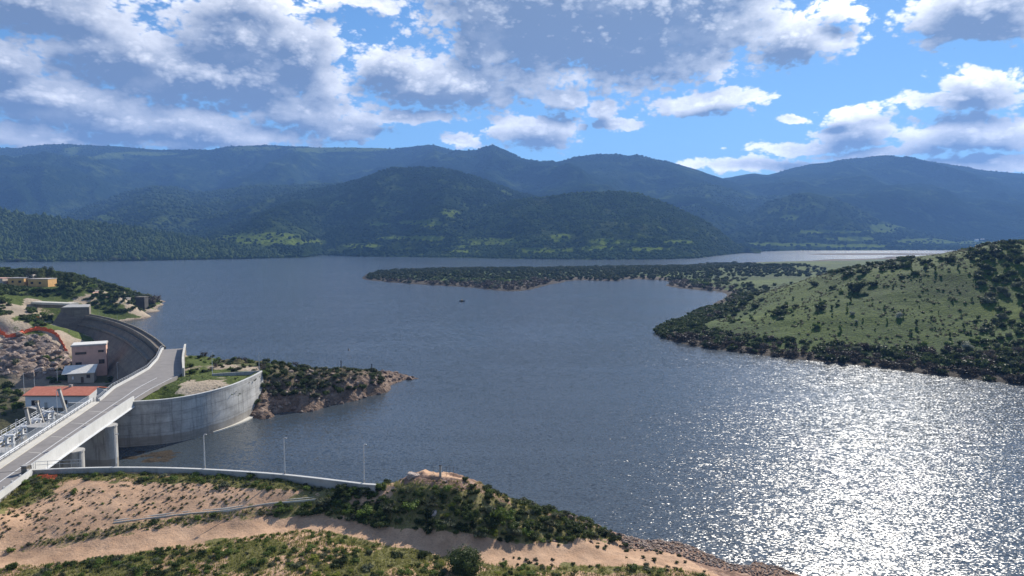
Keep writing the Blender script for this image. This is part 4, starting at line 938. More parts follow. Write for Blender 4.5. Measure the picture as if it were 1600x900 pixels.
t, z = flat_house('small square pinkish tower house among the dark bushes of the spit', -264.5, 427, 6.3, 6, 6.6, 'pink', 'roofgrey', [(0, 2.2, 4.6, .8), (0, 1.8, 2.0, .9)], 'tower_house')
t, z = flat_house('tiny pale ruined hut between bushes above the intake tower', -262.5, 462, 4.6, 4, 2.6, 'beige', 'roofgrey', [(0, 1.0, 1.3, .8)], 'hut')
t = thing('intake_tower', 'dark square concrete intake tower standing in the water off the spit', 'tower', (-246, 452, 0))
MB().box((-246, 452, 5.8), (7.4, 6, 6.4)).build('chamber', M['tower'], t); MB().box((-246, 452, 9.13), (7.9, 6.5, .25)).build('roof_slab', M['concrete_old'], t)
for sx in (-1, 1):
    for sy in (-1, 1): MB().box((-246 + sx * 3.0, 452 + sy * 2.3, .3), (1.2, 1.2, 4.6)).build('leg', M['tower'], t)
MB().box((-246, 454.2, .3), (4.6, .5, 4.6)).build('back_wall', M['tower'], t)
t.scale = (.78, .8, 1.12)

# ------------------------------------------------------------------ spillway gates left of the bridge
t = thing('channel_wall', 'grey concrete side wall of the spillway channel below the red-roofed building', 'wall', (-116, 174, -5))
MB().sweep([(-132, 184), (-124, 179), (-116, 174.5), (-106.5, 170.5)], [(-.4, -8), (.4, -8), (.4, 3.4), (-.4, 3.4)]).build('wall', M['concrete_old'], t)
MB().sweep([(-132, 184), (-124, 179), (-116, 174.5), (-106.5, 170.5)], [(-.5, 3.41), (.5, 3.41), (.5, 3.62), (-.5, 3.62)]).build('coping', M['concrete'], t)
t = thing('gate_walkway', 'white steel walkway and lattice over the spillway gates left of the bridge', 'walkway', (-111, 150, 4))
ga, gb = Vector(xy(-12, 694, 4.2)), Vector(xy(76, 643, 4.2)); gd = (gb - ga); gl = gd.length; gu = gd / gl; gn = Vector((gu.y, -gu.x))
def gp(s, o, z): q = ga + gu * s + gn * o; return (q.x, q.y, z)
ng = int(gl / 2.2)
mb = MB()
for o in (-1.1, 1.1):
    for z in (3.4, 4.2): mb.bar(gp(0, o, z), gp(gl, o, z), .2, .22)
    for k in range(ng + 1): s = gl * k / ng; mb.bar(gp(s, o, 3.4), gp(s, o, 4.2), .12, .12)
for k in range(ng + 1): s = gl * k / ng; mb.bar(gp(s, -1.1, 4.3), gp(s, 1.1, 4.3), .12, .3)
mb.build('lattice', M['white_metal'], t)
mb = MB()
for o in (-1.1, 1.1):
    for z in (5.0, 5.45): mb.bar(gp(0, o, z), gp(gl, o, z), .07, .07)
    for k in range(ng + 1): s = gl * k / ng; mb.bar(gp(s, o, 4.3), gp(s, o, 5.45), .07, .07)
mb.build('handrail', M['white_metal'], t)
for k in (.12, .38, .60, .86):
    mb = MB(); s = gl * k
    for o in (-.6, .6): mb.bar(gp(s, o + 1.9, 2.2), gp(s, o + 1.9, 5.2), .5, .5)
    mb.bar(gp(s, 1.1, 5.0), gp(s, 2.9, 5.0), .8, .35); mb.bar(gp(s, 1.1, 3.1), gp(s, 2.9, 3.1), .8, .35); mb.build('hoist_frame', M['white_metal'], t)
t2 = thing('gate_sill', 'grey concrete weir sill under the white gate walkway', 'weir', gp(gl / 2, 0, -3))
MB().add([gp(-6, .9, -7), gp(gl + 5, .9, -7), gp(gl + 5, .9, 2.2), gp(-6, .9, 2.2), gp(-6, -1.2, 2.2), gp(gl + 5, -1.2, 2.2), gp(gl + 5, -7, -7), gp(-6, -7, -7)],
         [(0, 1, 2, 3), (3, 2, 5, 4), (4, 5, 6, 7), (1, 6, 5, 2), (0, 3, 4, 7), (0, 7, 6, 1)]).build('sill', M['concrete_old'], t2)
for (bx, by, tx, ty, zz, lab) in ((49, 674, 40, 637, 3.2, 'leaning concrete gate beam nearest the left edge, above the white walkway'), (67, 658, 57, 627, 3.4, 'leaning concrete gate beam in front of the window of the white building'), (101, 637, 92, 608, 5.6, 'leaning concrete gate beam crossing the red roof of the white building')):
    p = Vector(PZ(bx, by, zz)); q = Vector(PD(tx, ty, p.y - .3))
    t = thing('gate_beam', lab, 'beam', p, 'leaning gate beams')
    MB().bar(p - (q - p) * .25, q, .85, .55).build('beam', M['concrete'], t); MB().bar(q - (q - p) * .06, q + (q - p) * .015, 1.0, .75).build('head', M['concrete_old'], t)
t = thing('forecourt_wall', 'low concrete wall with mesh fence panels between the building and the road', 'wall', (-115, 200, -2))
fw = [(-110, 178.5), (-105.5, 175), (-101, 171.2)]
MB().sweep(fw, [(-.2, -6), (.2, -6), (.2, 8.6), (-.2, 8.6)]).build('wall', M['concrete'], t); MB().sweep(fw, [(-.04, 8.6), (.04, 8.6), (.04, 10.2), (-.04, 10.2)]).build('fence_panel', M['fence'], t)
mb = MB()
for x, y in dens(fw, 2.2): mb.box((x, y, 9.4), (.1, .1, 1.9))
mb.build('fence_post', M['steel'], t)

# ------------------------------------------------------------------ lamps
def lamp(px, py, z, h, label, group, arm=(.3, 0), r=.085):
    x, y, _ = PZ(px, py, z); t = thing('street_lamp', label, 'street lamp', (x, y, z - .1), group)
    MB().cyl((x, y, z - .3), (x, y, z + .5), r * 2, r * 1.7, 10).build('base', M['concrete'], t)
    MB().cyl((x, y, z + .4), (x, y, z + h), r * 1.35, r * .9, 10).build('pole', M['lamp'], t)
    hd = MB().cyl((x, y, z + h - .05), (x + arm[0] * .7, y + arm[1] * .7, z + h + .08), r * .7, n=8).build('arm', M['steel'], t)
    MB().box((x + arm[0] * 1.0, y + arm[1] * 1.0, z + h + .08), (.42, .22, .12), math.atan2(arm[1], arm[0])).build('lamp_head', M['steel'], t)
    return t
for (px, py, top, lab) in ((182, 729.5, 679, 'thin grey street lamp behind the embankment wall, in front of the bridge pier'), (320, 733, 680, 'thin grey street lamp on the embankment wall, in front of the curved retaining wall'),
                           (445, 742, 687, 'thin grey street lamp on the embankment wall, second from the rocky knoll, open water behind'), (569, 755, 699, 'thin grey street lamp at the knoll end of the embankment wall')):
    lamp(px, py - 1, 11.0, (py - top) / FPX * 113 * 1.03, lab, 'lamps along the embankment wall')
for (px, py, z, h, lab) in ((38, 617, -4, 7.4, 'tall lamp post behind the left end of the red-roofed building'), (54, 606, -4, 5.6, 'lamp post on the dirt yard behind the red-roofed building'), (90, 600, -4.3, 5.8, 'lamp post beside the dark hedge left of the white-roofed shed'),
                            (90, 651, 4.5, 6.6, 'lamp post in front of the white wall of the red-roofed building'), (26, 681, 4.2, 3.8, 'short lamp post beside the white gate walkway'), (184, 597, -4, 7.4, 'lamp post in front of the big dark bush right of the shed'),
                            (238, 571, -1.5, 7.2, 'lamp post left of the curved road barrier, against the dam face'), (332, 586, 10, 6.4, 'very thin lamp post at the back of the grassy platform'), (405, 580, 9.5, 5.6, 'very thin lamp post at the rocky headland end of the platform wall')):
    lamp(px, py, z, h, lab, 'lamp posts around the dam', (.45, -.2), .06)

# ------------------------------------------------------------------ nets, small things
def net(label, pts, hgt, seed, grp='orange safety nets'):
    rg = random.Random(seed); P2 = dens([PZ(a, b, z)[:2] for a, b, z in pts], .8); mb = MB(); v = []; n = len(P2)
    for i, (x, y) in enumerate(P2):
        g0 = float(h_left(np.array([x]), np.array([y]))[0]); hh = hgt * (.7 + .35 * rg.random())
        for k in range(4): v.append((x + (rg.random() - .5) * .5, y + (rg.random() - .5) * .5 + .12 * k, g0 - .15 + hh * k / 3))
    f = [(i * 4 + k, i * 4 + 4 + k, i * 4 + 5 + k, i * 4 + 1 + k) for i in range(n - 1) for k in range(3)]
    mb.add(v, f); o = mb.build('safety_net', M['orange'], None, loc=(P2[0][0], P2[0][1], v[0][2])); tag(o, label, 'netting', grp)
    md = o.modifiers.new('thickness', 'SOLIDIFY'); md.thickness = .03
net('long sagging orange safety net across the rocks left of the dam', [(-10, 517, 9.4), (15, 521, 8.8), (40, 520, 8.3), (60, 519, 8), (75, 521, 7.5), (88, 531, 5), (97, 541, 3), (105, 554, .5)], 1.9, 1)
net('short orange net beside the blue toilet cabin under the dirt track', [(52, 503, 9.5), (61, 504, 9)], 2.0, 2)
net('orange net strip lying near the terrace slab', [(104, 467.5, 15.5), (118, 469, 14.5)], 1.6, 3)
x, y, z = PZ(46, 504, 10); t = thing('toilet_cabin', 'small blue-grey toilet cabin beside the short orange net', 'cabin', (x, y, z - 1))
M['cabin'] = m_simple('blue_grey_plastic', (.16, .22, .30), .6, .1, 2)
MB().box((x, y, z + .4), (1.5, 1.5, 2.9)).build('wall', M['cabin'], t); MB().box((x, y, z + 1.95), (1.7, 1.7, .18)).build('roof', M['white_metal'], t); MB().box((x, y - .78, z + .3), (.9, .06, 2.2)).build('door', M['steel'], t)
x, y, z = PZ(112, 531, 3.5); t = thing('drilling_rig', 'small yellow drilling machine with a thin mast on the concrete apron', 'machine', (x, y, z - 1))
M['yellowpaint'] = m_simple('yellow_machine_paint', (.60, .36, .04), .5, .1, 2)
MB().box((x, y, z - .2), (2.6, 1.3, .6)).build('tracks', M['dark'], t); MB().box((x + .3, y, z + .75), (2.2, 1.2, 1.1)).build('body', M['yellowpaint'], t); MB().cyl((x - 1, y, z), (x - 1, y, z + 4.6), .12, n=8).build('mast', M['steel'], t); MB().box((x + .6, y, z + 1.5), (.9, 1.0, .5)).build('engine_cover', M['yellowpaint'], t)
# crumpled net on the sand by the bridge end
rg = random.Random(9); bx, by, bz = PZ(73, 747, 10.2); mb = MB()
for k in range(9):
    a = rg.random() * 6.28; l = .5 + rg.random() * .9; cx = bx + (rg.random() - .5) * 3.4; cyy = by + (rg.random() - .5) * .9; c0 = float(h_front(np.array([cx]), np.array([cyy]))[0])
    mb.add([(cx - l, cyy - .2, c0 + .02), (cx + l, cyy - .3 * rg.random(), c0 + .05), (cx + l * .8, cyy + .35, c0 + .45 * rg.random() + .1), (cx - l * .7, cyy + .3, c0 + .3)], [(0, 1, 2, 3)])
o = mb.build('net_heap', M['orange'], None, loc=(bx, by, bz)); tag(o, 'crumpled orange netting lying on the sand under the embankment wall', 'netting'); o.modifiers.new('thickness', 'SOLIDIFY').thickness = .04
# drainage channel across the sandy slope
DCH = dens([PZ(a, b, z)[:2] for a, b, z in [(178, 815.5, 8.1), (270, 805, 8.15), (370, 795, 8.4), (430, 787, 8.6), (500, 779, 9.0)]], 1.0)
gz = [float(h_front(np.array([x]), np.array([y]))[0]) for x, y in DCH]; gz = np.convolve(np.pad(gz, 3, mode='edge'), np.ones(7) / 7, 'valid')
o = MB().sweep(DCH, lambda i: [(-.36, gz[i] - .3), (.36, gz[i] - .3), (.34, gz[i] + .03), (.26, gz[i] + .03), (.18, gz[i] - .1), (-.18, gz[i] - .1), (-.26, gz[i] + .12), (-.34, gz[i] + .12)]).build('drainage_channel', M['kerb'], None, loc=(DCH[0][0], DCH[0][1], 8))
tag(o, 'pale concrete drainage channel running across the sandy slope', 'channel')
x, y, z = PD(688, 741, 106.8); t = thing('marker_post', 'square concrete post with a dark cap on top of the rocky knoll', 'post', (x, y, z))
MB().box((x, y, z + .4), (.34, .34, 2.0)).build('shaft', M['concrete'], t); MB().box((x, y, z + 1.47), (.42, .42, .12)).build('cap', M['dark'], t)
t = thing('wire_fence', 'thin wire fence with slim posts beside the concrete post on the knoll', 'fence', (x + 1.2, y + .4, z))
mb = MB()
for k, dx in enumerate((-1.2, .9, 1.5, 2.1)): MB().cyl((x + dx, y + .5, z - .5), (x + dx, y + .5, z + 1.15), .03, n=6).build('post', M['bark'], t)
mb = MB()
for zz in (.5, 1.1): mb.cyl((x - 1.2, y + .5, z + zz), (x + 2.1, y + .5, z + zz), .012, n=5)
mb.build('wire', M['steel'], t)
for px, py, Y, lab in ((533, 572, 226, 'dark slim marker post on the ridge of the rocky headland'), (581, 577, 230, 'dark short marker post near the tip of the rocky headland')):
    x, y, z = PD(px, py, Y); t = thing('marker_post', lab, 'post', (x, y, z)); MB().cyl((x, y, z - 1.5), (x, y, z + 1.6), .18, .14, 8).build('shaft', M['tower'], t); MB().cyl((x, y, z + 1.6), (x, y, z + 1.9), .26, .2, 8).build('cap', M['dark'], t)
# boat and buoys
def boat(px, py, L, label):
    x, y, _ = PZ(px, py, 0); t = thing('rowing_boat', label, 'boat', (x, y, 0)); v = []; f = []; n = 9
    for i in range(n):
        s = i / (n - 1); w = .62 * math.sin(math.pi * min(1, .12 + .88 * (1 - s) ** .6) / 1) if s > .5 else .62 * (.72 + .28 * math.sin(s * math.pi))
        w = .62 * max(.04, (1 - max(0, (s - .45) / .55) ** 2)) * (.8 + .2 * min(1, s * 3)); h = .55 + .3 * s * s
        for a, zz in ((-1, h), (-.8, .05), (0, -.15), (.8, .05), (1, h)): v.append((x + (s - .5) * L, y + a * w, zz))
    for i in range(n - 1):
        for k in range(4): f.append((i * 5 + k, i * 5 + 5 + k, i * 5 + 6 + k, i * 5 + 1 + k))
    f.append((0, 1, 2, 3, 4)); mb = MB().add(v, f); o = mb.build('hull', M['boat'], t); o.modifiers.new('thickness', 'SOLIDIFY').thickness = .06
    MB().box((x - .2 * L, y, .42), (.35, 1.05, .06)).build('bench', M['boatwood'], t); MB().box((x + .12 * L, y, .45), (.35, 1.0, .06)).build('bench', M['boatwood'], t)
    MB().box((x - .38 * L, y, .85), (.3, .3, .7)).build('outboard_motor', M['dark'], t); MB().cyl((x + .05 * L, y, .3), (x + .05 * L, y, 2.3), .04, n=6).build('mast', M['steel'], t)
    MB().box((x - .05 * L, y, .95), (1.3, .9, .8)).build('cargo_cover', M['boatwood'], t)
boat(722, 471, 4.4, 'small dark boat with a yellowish cover floating off the low peninsula')
for px, py, r, lab in ((545, 547, .45, 'small dark buoy floating on open water beyond the rocky headland'), (955, 478, .5, 'tiny dark buoy floating in the bay below the low peninsula')):
    x, y, _ = PZ(px, py, 0); t = thing('buoy', lab, 'buoy', (x, y, 0)); v, f = ico(); mb = MB().add([(x + r * a, y + r * b, .1 + r * .8 * c) for a, b, c in v], [tuple(q) for q in f]); mb.build('float', M['boat'], t, True); MB().cyl((x, y, .3), (x, y, 1.2), .06, n=6).build('stem', M['boat'], t)
# two white farmhouses far off on the eastern plain
for px, Y, lab in ((1527, 3180, 'tiny white farmhouse far off on the low saddle at right'), (1536, 3250, 'tiny white barn right beside the far-off farmhouse')):
    j = int(np.argmin(abs(h_e.px - px))); i = int(np.argmin(abs(h_e.Y[:84, j] - Y))); x, y, z = float(h_e.X[i, j]), float(h_e.Y[i, j]), float(h_e.Z[i, j])
    t = thing('farmhouse', lab, 'house', (x, y, z)); MB().box((x, y, z + 4), (15, 9, 11)).build('wall', M['white'], t)
    MB().add([(x - 8, y - 5, z + 9.5), (x + 8, y - 5, z + 9.5), (x + 8, y + 5, z + 9.5), (x - 8, y + 5, z + 9.5), (x - 8, y, z + 12), (x + 8, y, z + 12)], [(0, 1, 5, 4), (2, 3, 4, 5), (0, 4, 3), (1, 2, 5), (3, 2, 1, 0)]).build('roof', M['roofgrey'], t)
# ------------------------------------------------------------------ plants
def leaf_mesh(name, lumps, n, size, mats, seed, up=.25, core=.66, flat=.9, ground=True, stems=0, spiky=0.0):
    """crown of many small leaf faces spread through the outer volume of uneven lumps; unit size, base at z=0"""
    rg = np.random.RandomState(seed); L = np.array(lumps, float); wgt = L[:, 3] ** 2; wgt /= wgt.sum()
    k = rg.choice(len(L), n, p=wgt); d = rg.normal(size=(n, 3)); d[:, 2] += up; d /= np.linalg.norm(d, axis=1)[:, None]
    rad = L[k, 3] * (.72 + .36 * rg.rand(n) + spiky * (rg.rand(n) ** 4))
    c = L[k, :3] + d * rad[:, None] * np.array([1, 1, flat])
    if ground: c = c[c[:, 2] > .015]; d = d[:len(c)]
    n = len(c); d = rg.normal(size=(n, 3)) * .75 + (c - L[:, :3].mean(0)) / (np.linalg.norm(c - L[:, :3].mean(0), axis=1)[:, None] + 1e-6); d /= np.linalg.norm(d, axis=1)[:, None]
    t = rg.normal(size=(n, 3)); u = np.cross(d, t); u /= np.linalg.norm(u, axis=1)[:, None]; v = np.cross(d, u)
    a = size * (.6 + .8 * rg.rand(n))[:, None]
    q = np.stack([c - u * a, c - v * a * .6, c + u * a, c + v * a * .6], 1).reshape(-1, 3); f = np.arange(n * 4).reshape(-1, 4)
    V = [q]; Fq = [tuple(r) for r in f.tolist()]; mi = [0] * n; base = n * 4
    if core:
        iv, jf = ico()
        for (x, y, z, r) in lumps:
            V.append(iv * r * core * (1 + .2 * (rg.rand(12, 1) - .5)) * np.array([1, 1, flat]) + np.array([x, y, max(z, r * core * .4)])); Fq += [tuple(base + i for i in r_) for r_ in jf.tolist()]; mi += [0] * 20; base += 12
    if stems:
        for s in range(stems):
            a_ = rg.rand() * 6.28; r0 = .035; top = np.array([math.cos(a_) * .18, math.sin(a_) * .18, .5]); 
            V.append(np.array([(r0, 0, 0), (-r0 / 2, r0, 0), (-r0 / 2, -r0, 0), tuple(top)])); Fq += [(base, base + 1, base + 3), (base + 1, base + 2, base + 3), (base + 2, base, base + 3)]; mi += [1] * 3; base += 4
    me = bpy.data.meshes.new(name); me.from_pydata([tuple(p) for p in np.concatenate(V).tolist()], [], Fq); me.update()
    for m in mats: me.materials.append(m)
    me.polygons.foreach_set('material_index', np.array(mi, np.int32)); return me
def lumps(seed, n, spread, r0, r1, h):
    g_ = random.Random(seed); out = [(0, 0, h * .45, r1)]
    for i in range(n):
        a = 6.283 * (i + g_.random() * .7) / n; d = spread * (.55 + .6 * g_.random()); r = r0 + (r1 - r0) * g_.random()
        out.append((d * math.cos(a), d * math.sin(a), h * (.12 + .75 * g_.random()), r))
    return out
PM = {}
def kinds(key, mat, n, size, sets, **kw):
    PM[key] = [leaf_mesh(key, lumps(s, *a), n, size, [M[mat], M['bark']], s, **kw) for s, a in sets]
# unit crowns: about 1 across the radius, so a scale of 1.5 makes a bush 3 m wide
SETS = [(11, (6, .55, .28, .5, .95)), (12, (5, .5, .32, .55, .85)), (13, (7, .62, .24, .46, 1.0)), (14, (6, .58, .3, .48, .7)), (15, (8, .66, .22, .42, .9))]
kinds('maquis', 'maquis', 520, .095, SETS); kinds('green', 'green', 420, .10, SETS, spiky=.35); kinds('olive', 'olive', 460, .09, SETS)
kinds('dry', 'dry', 380, .075, SETS[:3], core=.45, spiky=.6); kinds('lime', 'lime', 320, .10, SETS[:2], spiky=.4); kinds('blossom', 'blossom', 420, .09, SETS[:2])
kinds('bush_far', 'maquis', 240, .15, SETS); kinds('bush_far_green', 'green', 240, .15, SETS[:4]); kinds('bush_far_olive', 'olive', 240, .15, SETS[:4]); kinds('bush_far_dry', 'dry', 200, .13, SETS[:3], core=.5, spiky=.5)
kinds('sapling', 'green', 150, .15, [(31, (4, .3, .25, .42, 1.5)), (32, (4, .26, .25, .4, 1.7))])
PM['big'] = [leaf_mesh('big', lumps(77, 20, .55, .34, .55, 1.0) + [(0, 0, .95, .55), (.2, .1, .5, .75)], 6500, .05, [M['maquis'], M['bark']], 77, spiky=.25)]
PM['tuft'] = [leaf_mesh('tuft', [(0, 0, .25, .5), (.35, .1, .15, .35), (-.2, -.3, .15, .35)], 70, .17, [M[m], M['bark']], s, core=.5, spiky=.5) for s, m in ((41, 'straw'), (42, 'olive'), (43, 'straw'), (44, 'green'))]
def plant(name, key, x, y, z, s, label, cat, group, hz=1.0, idx=None):
    ms = PM[key]; o = link(name, ms[idx if idx is not None else rnd.randrange(len(ms))], None, (x, y, z - .06 * s))
    s *= rnd.choice((.7, .85, 1, 1, 1.1, 1.25)) if group else 1
    o.rotation_euler = (rnd.uniform(-.1, .1), rnd.uniform(-.1, .1), rnd.random() * 6.283); o.scale = (s * rnd.uniform(.88, 1.15), s * rnd.uniform(.88, 1.15), s * hz * rnd.uniform(.85, 1.15))
    return tag(o, label, cat, group)
def hit(h, px, py, Y0, Y1, n=900):
    a, b, c = ray(px, py); Y = np.linspace(Y0, Y1, n); t = Y / b; X = a * t; Z = CAMZ + c * t; g_ = h(X, Y); k = np.argmax(g_ >= Z)
    return float(X[k]), float(Y[k]), float(g_[k])
def scatter(h, box, n, test, mind, seed, zmin=.5):
    """random spots inside box (x0,x1,y0,y1), kept where test(px,py,x,y,z) beats a random number, at least mind apart"""
    rg = np.random.RandomState(seed); x = box[0] + (box[1] - box[0]) * rg.rand(n); y = box[2] + (box[3] - box[2]) * rg.rand(n); z = h(x, y); px, py = proj(x, y, z)
    ok = (z > zmin) & (px > -25) & (px < 1625) & (py < 915) & (test(px, py, x, y, z) > rg.rand(n)); x, y, z, px, py = (q[ok] for q in (x, y, z, px, py))
    cells = {}; out = []
    for i in range(len(x)):
        cx, cyy = int(x[i] // mind), int(y[i] // mind)
        if any((x[i] - a) ** 2 + (y[i] - b) ** 2 < mind * mind for dx in (-1, 0, 1) for dy in (-1, 0, 1) for a, b in cells.get((cx + dx, cyy + dy), ())): continue
        cells.setdefault((cx, cyy), []).append((x[i], y[i])); out.append((float(x[i]), float(y[i]), float(z[i]), float(px[i]), float(py[i])))
    return out
def stuff_plants(name, key, spots, smin, smax, seed, hz=1.0):
    """the many smaller ones beyond the three hundred largest, as one mass"""
    if not spots: return
    rg = np.random.RandomState(seed); src = []
    for me in PM[key]:
        co_ = np.empty(len(me.vertices) * 3); me.vertices.foreach_get('co', co_); src.append((co_.reshape(-1, 3), [tuple(p.vertices) for p in me.polygons]))
    V = []; Fc = []; b = 0
    for (x, y, z, *_) in spots:
        v, f = src[rg.randint(len(src))]; s = smin + (smax - smin) * rg.rand() ** 1.6; a = rg.rand() * 6.28; ca, sa = math.cos(a), math.sin(a)
        V.append(np.stack([(v[:, 0] * ca - v[:, 1] * sa) * s + x, (v[:, 0] * sa + v[:, 1] * ca) * s + y, v[:, 2] * s * hz + z - .06 * s], 1)); Fc += [tuple(b + i for i in q) for q in f]; b += len(v)
    me = bpy.data.meshes.new(name); me.from_pydata([tuple(p) for p in np.concatenate(V).tolist()], [], Fc); me.update(); me.materials.append(PM[key][0].materials[0])
    tag(link(name, me), kind='stuff')
P_ = lambda *zs: (lambda px, py: np.maximum.reduce([inpoly(px, py, z) * 1.0 for z in zs]))

# ---- foreground
trackd = lambda x, y: np.minimum(segdist(x, y, TRACK_F), segdist(x, y, TRACK_K) + 1.0)
FB = (-85, 45, 72, 116)
clump = lambda x, y, s, k=7.: sstep(.38, .6, fbm(x / k, y / k, 3, s))
x, y, z = hit(h_front, 725, 893, 70, 115)
t = thing('round_tree', 'big round dark evergreen tree beside the dirt track, right of centre in the foreground', 'tree', (x, y, z))
o = link('crown', PM['big'][0], t, (0, 0, .15)); o.scale = (2.5, 2.5, 2.2)
MB().cyl((x, y, z - .3), (x + .1, y, z + 1.6), .28, .16, 8).build('trunk', M['bark'], t)
spots = scatter(h_front, FB, 14000, lambda px, py, x, y, z: P_(Z_KNOLL)(px, py) * (trackd(x, y) > 1.4) * (.5 + .5 * clump(x, y, 1)), .85, 101, .8)
spots = [s for s in spots if not (600 < s[3] < 790 and s[4] < 762)] + scatter(h_front, FB, 900, lambda px, py, x, y, z: inpoly(px, py, [(590, 765), (610, 742), (760, 748), (800, 770), (780, 780), (640, 770)]) * .35, 1.6, 108, 1)
for i, s in enumerate(spots[:300]):
    k = 'maquis' if rnd.random() < .62 else ('olive' if rnd.random() < .6 else 'green')
    plant('maquis_shrub', k, *s[:3], rnd.uniform(.42, 1.0) * (1.25 if s[4] > 790 else .85), 'dark rounded shrub of the dense maquis covering the rocky knoll', 'shrub', 'shrubs on the rocky knoll', .95)
stuff_plants('maquis', 'maquis', spots[300:], .4, .9, 15)
for s in scatter(h_front, FB, 3000, lambda px, py, x, y, z: P_(Z_DENSE)(px, py) * (trackd(x, y) > 1.5) * (segdist(x, y, DCH) > .6), .85, 109)[:200]:
    plant('dense_shrub', 'green' if rnd.random() < .6 else 'maquis', *s[:3], rnd.uniform(.6, 1.15), 'large green shrub in the dense patch between the drainage channel and the rocky knoll', 'shrub', 'dense shrubs beside the knoll', .85)
for px, py, s in ((698, 806, .9), (707, 790, .7), (772, 835, .9), (880, 842, .6)):
    x, y, z = hit(h_front, px, py, 80, 118); plant('flowering_shrub', 'lime', x, y, z, s, 'yellow-green flowering bush among the dark shrubs of the knoll', 'shrub', 'yellow-green bushes on the knoll', .8)
spots = scatter(h_front, FB, 12000, lambda px, py, x, y, z: P_(Z_GREEN)(px, py) * (trackd(x, y) > 2.2) * (.06 + .94 * clump(x, y, 2, 4.)) * np.where(px > 560, .55, 1.0) * (np.hypot(px - 725, py - 880) > 34), .85, 102)
spots.sort(key=lambda s: -s[4])
for s in spots[:300]:
    r = rnd.random(); lime = r > .88 and s[3] > 250
    k = 'lime' if lime else ('green' if r < .48 else ('olive' if r < .72 else 'maquis'))
    plant('slope_shrub', k, *s[:3], rnd.uniform(.28, .78) * (1.3 if s[3] < 620 and rnd.random() < .3 else 1), 'low green shrub on the grassy slope in front of the dirt track', 'shrub', 'shrubs on the near grassy slope', .85)
print('slope', len(spots)); stuff_plants('undergrowth', 'green', spots[300:], .25, .55, 5)
spots = scatter(h_front, FB, 6000, lambda px, py, x, y, z: P_(Z_FOOT)(px, py) * (.25 + .75 * clump(x, y, 3, 6.)), .85, 103)
for s in spots[:200]:
    plant('wall_shrub', 'green' if rnd.random() < .7 else 'olive', *s[:3], rnd.uniform(.35, .85), 'leafy green shrub growing along the foot of the embankment wall', 'shrub', 'shrubs along the embankment wall', .8)
print('foot', len(spots))
spots = scatter(h_front, FB, 6000, lambda px, py, x, y, z: P_(Z_BAND)(px, py) * (trackd(x, y) > 2.0) * (segdist(x, y, DCH) > .25) * (.3 + .8 * clump(x, y, 4, 6.)) * np.where(px > 430, 1.0, .55), .75, 104)
for s in spots[:260]:
    plant('band_shrub', ('green', 'olive', 'maquis')[min(2, int(rnd.random() * 2.6))], *s[:3], rnd.uniform(.25, .62) * (1.4 if s[3] > 440 else 1), 'low bush in the green strip along the concrete drainage channel', 'shrub', 'bushes along the drainage channel', .75)
print('band', len(spots))
spots = scatter(h_front, FB, 16000, lambda px, py, x, y, z: (.25 + .75 * clump(x, y, 14, 5.)) * np.where(inpoly(px, py, [(-30, 800), (60, 772), (300, 745), (600, 765), (520, 790), (300, 815), (0, 862), (-30, 862)]), .9, 0) * (trackd(x, y) > 2.2) * (segdist(x, y, DCH) > .7), .55, 105)
rnd.shuffle(spots)
for s in spots[:300]:
    plant('sand_tuft', 'tuft', *s[:3], rnd.choice((.22, .3, .34, .42, .6)) * rnd.uniform(.8, 1.2), 'small dark tuft dotting the bare sandy slope below the embankment wall', 'plant', 'tufts on the sandy slope', .8)
print('tufts', len(spots)); stuff_plants('sand_vegetation', 'tuft', spots[300:], .18, .55, 6, .8)
spots = scatter(h_front, FB, 3000, lambda px, py, x, y, z: inpoly(px, py, [(830, 850), (1000, 850), (1060, 868), (1110, 895), (900, 895), (760, 880)]) * (.2 + .8 * clump(x, y, 6, 4.)) * (trackd(x, y) > 1.5), .7, 106, .5)
for s in spots[:120]: plant('shore_shrub', 'maquis' if rnd.random() < .5 else 'olive', *s[:3], rnd.uniform(.22, .5), 'small dark bush on the flat sandy ground behind the reddish beach', 'shrub', 'bushes behind the beach', .8)
def grass_stuff(name, h, box, n, test, seed, hgt, wid, mat, zmin=.6):
    sp = scatter(h, box, n, test, .12, seed, zmin); rg = np.random.RandomState(seed); m = len(sp); P0 = np.array([s[:3] for s in sp]); B = 5
    a = rg.rand(m, B) * 6.28; ln = hgt * (.5 + rg.rand(m, B)); off = (rg.rand(m, B, 2) - .5) * .35
    bx = P0[:, None, 0] + off[..., 0]; by = P0[:, None, 1] + off[..., 1]; bz = np.broadcast_to(P0[:, None, 2], a.shape) - .03; w = wid * (.6 + .8 * rg.rand(m, B)); lean = (rg.rand(m, B) - .3) * .6 * ln
    A = np.stack([bx - w * np.cos(a), by - w * np.sin(a), bz], -1); Bq = np.stack([bx + w * np.cos(a), by + w * np.sin(a), bz], -1); T = np.stack([bx + lean * np.sin(a), by - lean * np.cos(a), bz + ln], -1)
    V = np.stack([A, Bq, T], 2).reshape(-1, 3); tag(link(name, mesh_np(name, V, np.arange(len(V)).reshape(-1, 3), mat)), kind='stuff')
grass_stuff('grass', h_front, FB, 46000, lambda px, py, x, y, z: np.maximum(inpoly(px, py, Z_GREEN) * .9, np.maximum(inpoly(px, py, Z_FOOT) * .8, np.maximum(inpoly(px, py, Z_BAND) * .45, inpoly(px, py, Z_KNOLL) * .6))) * (trackd(x, y) > 2.0), 107, .34, .05, M['grassblade'])

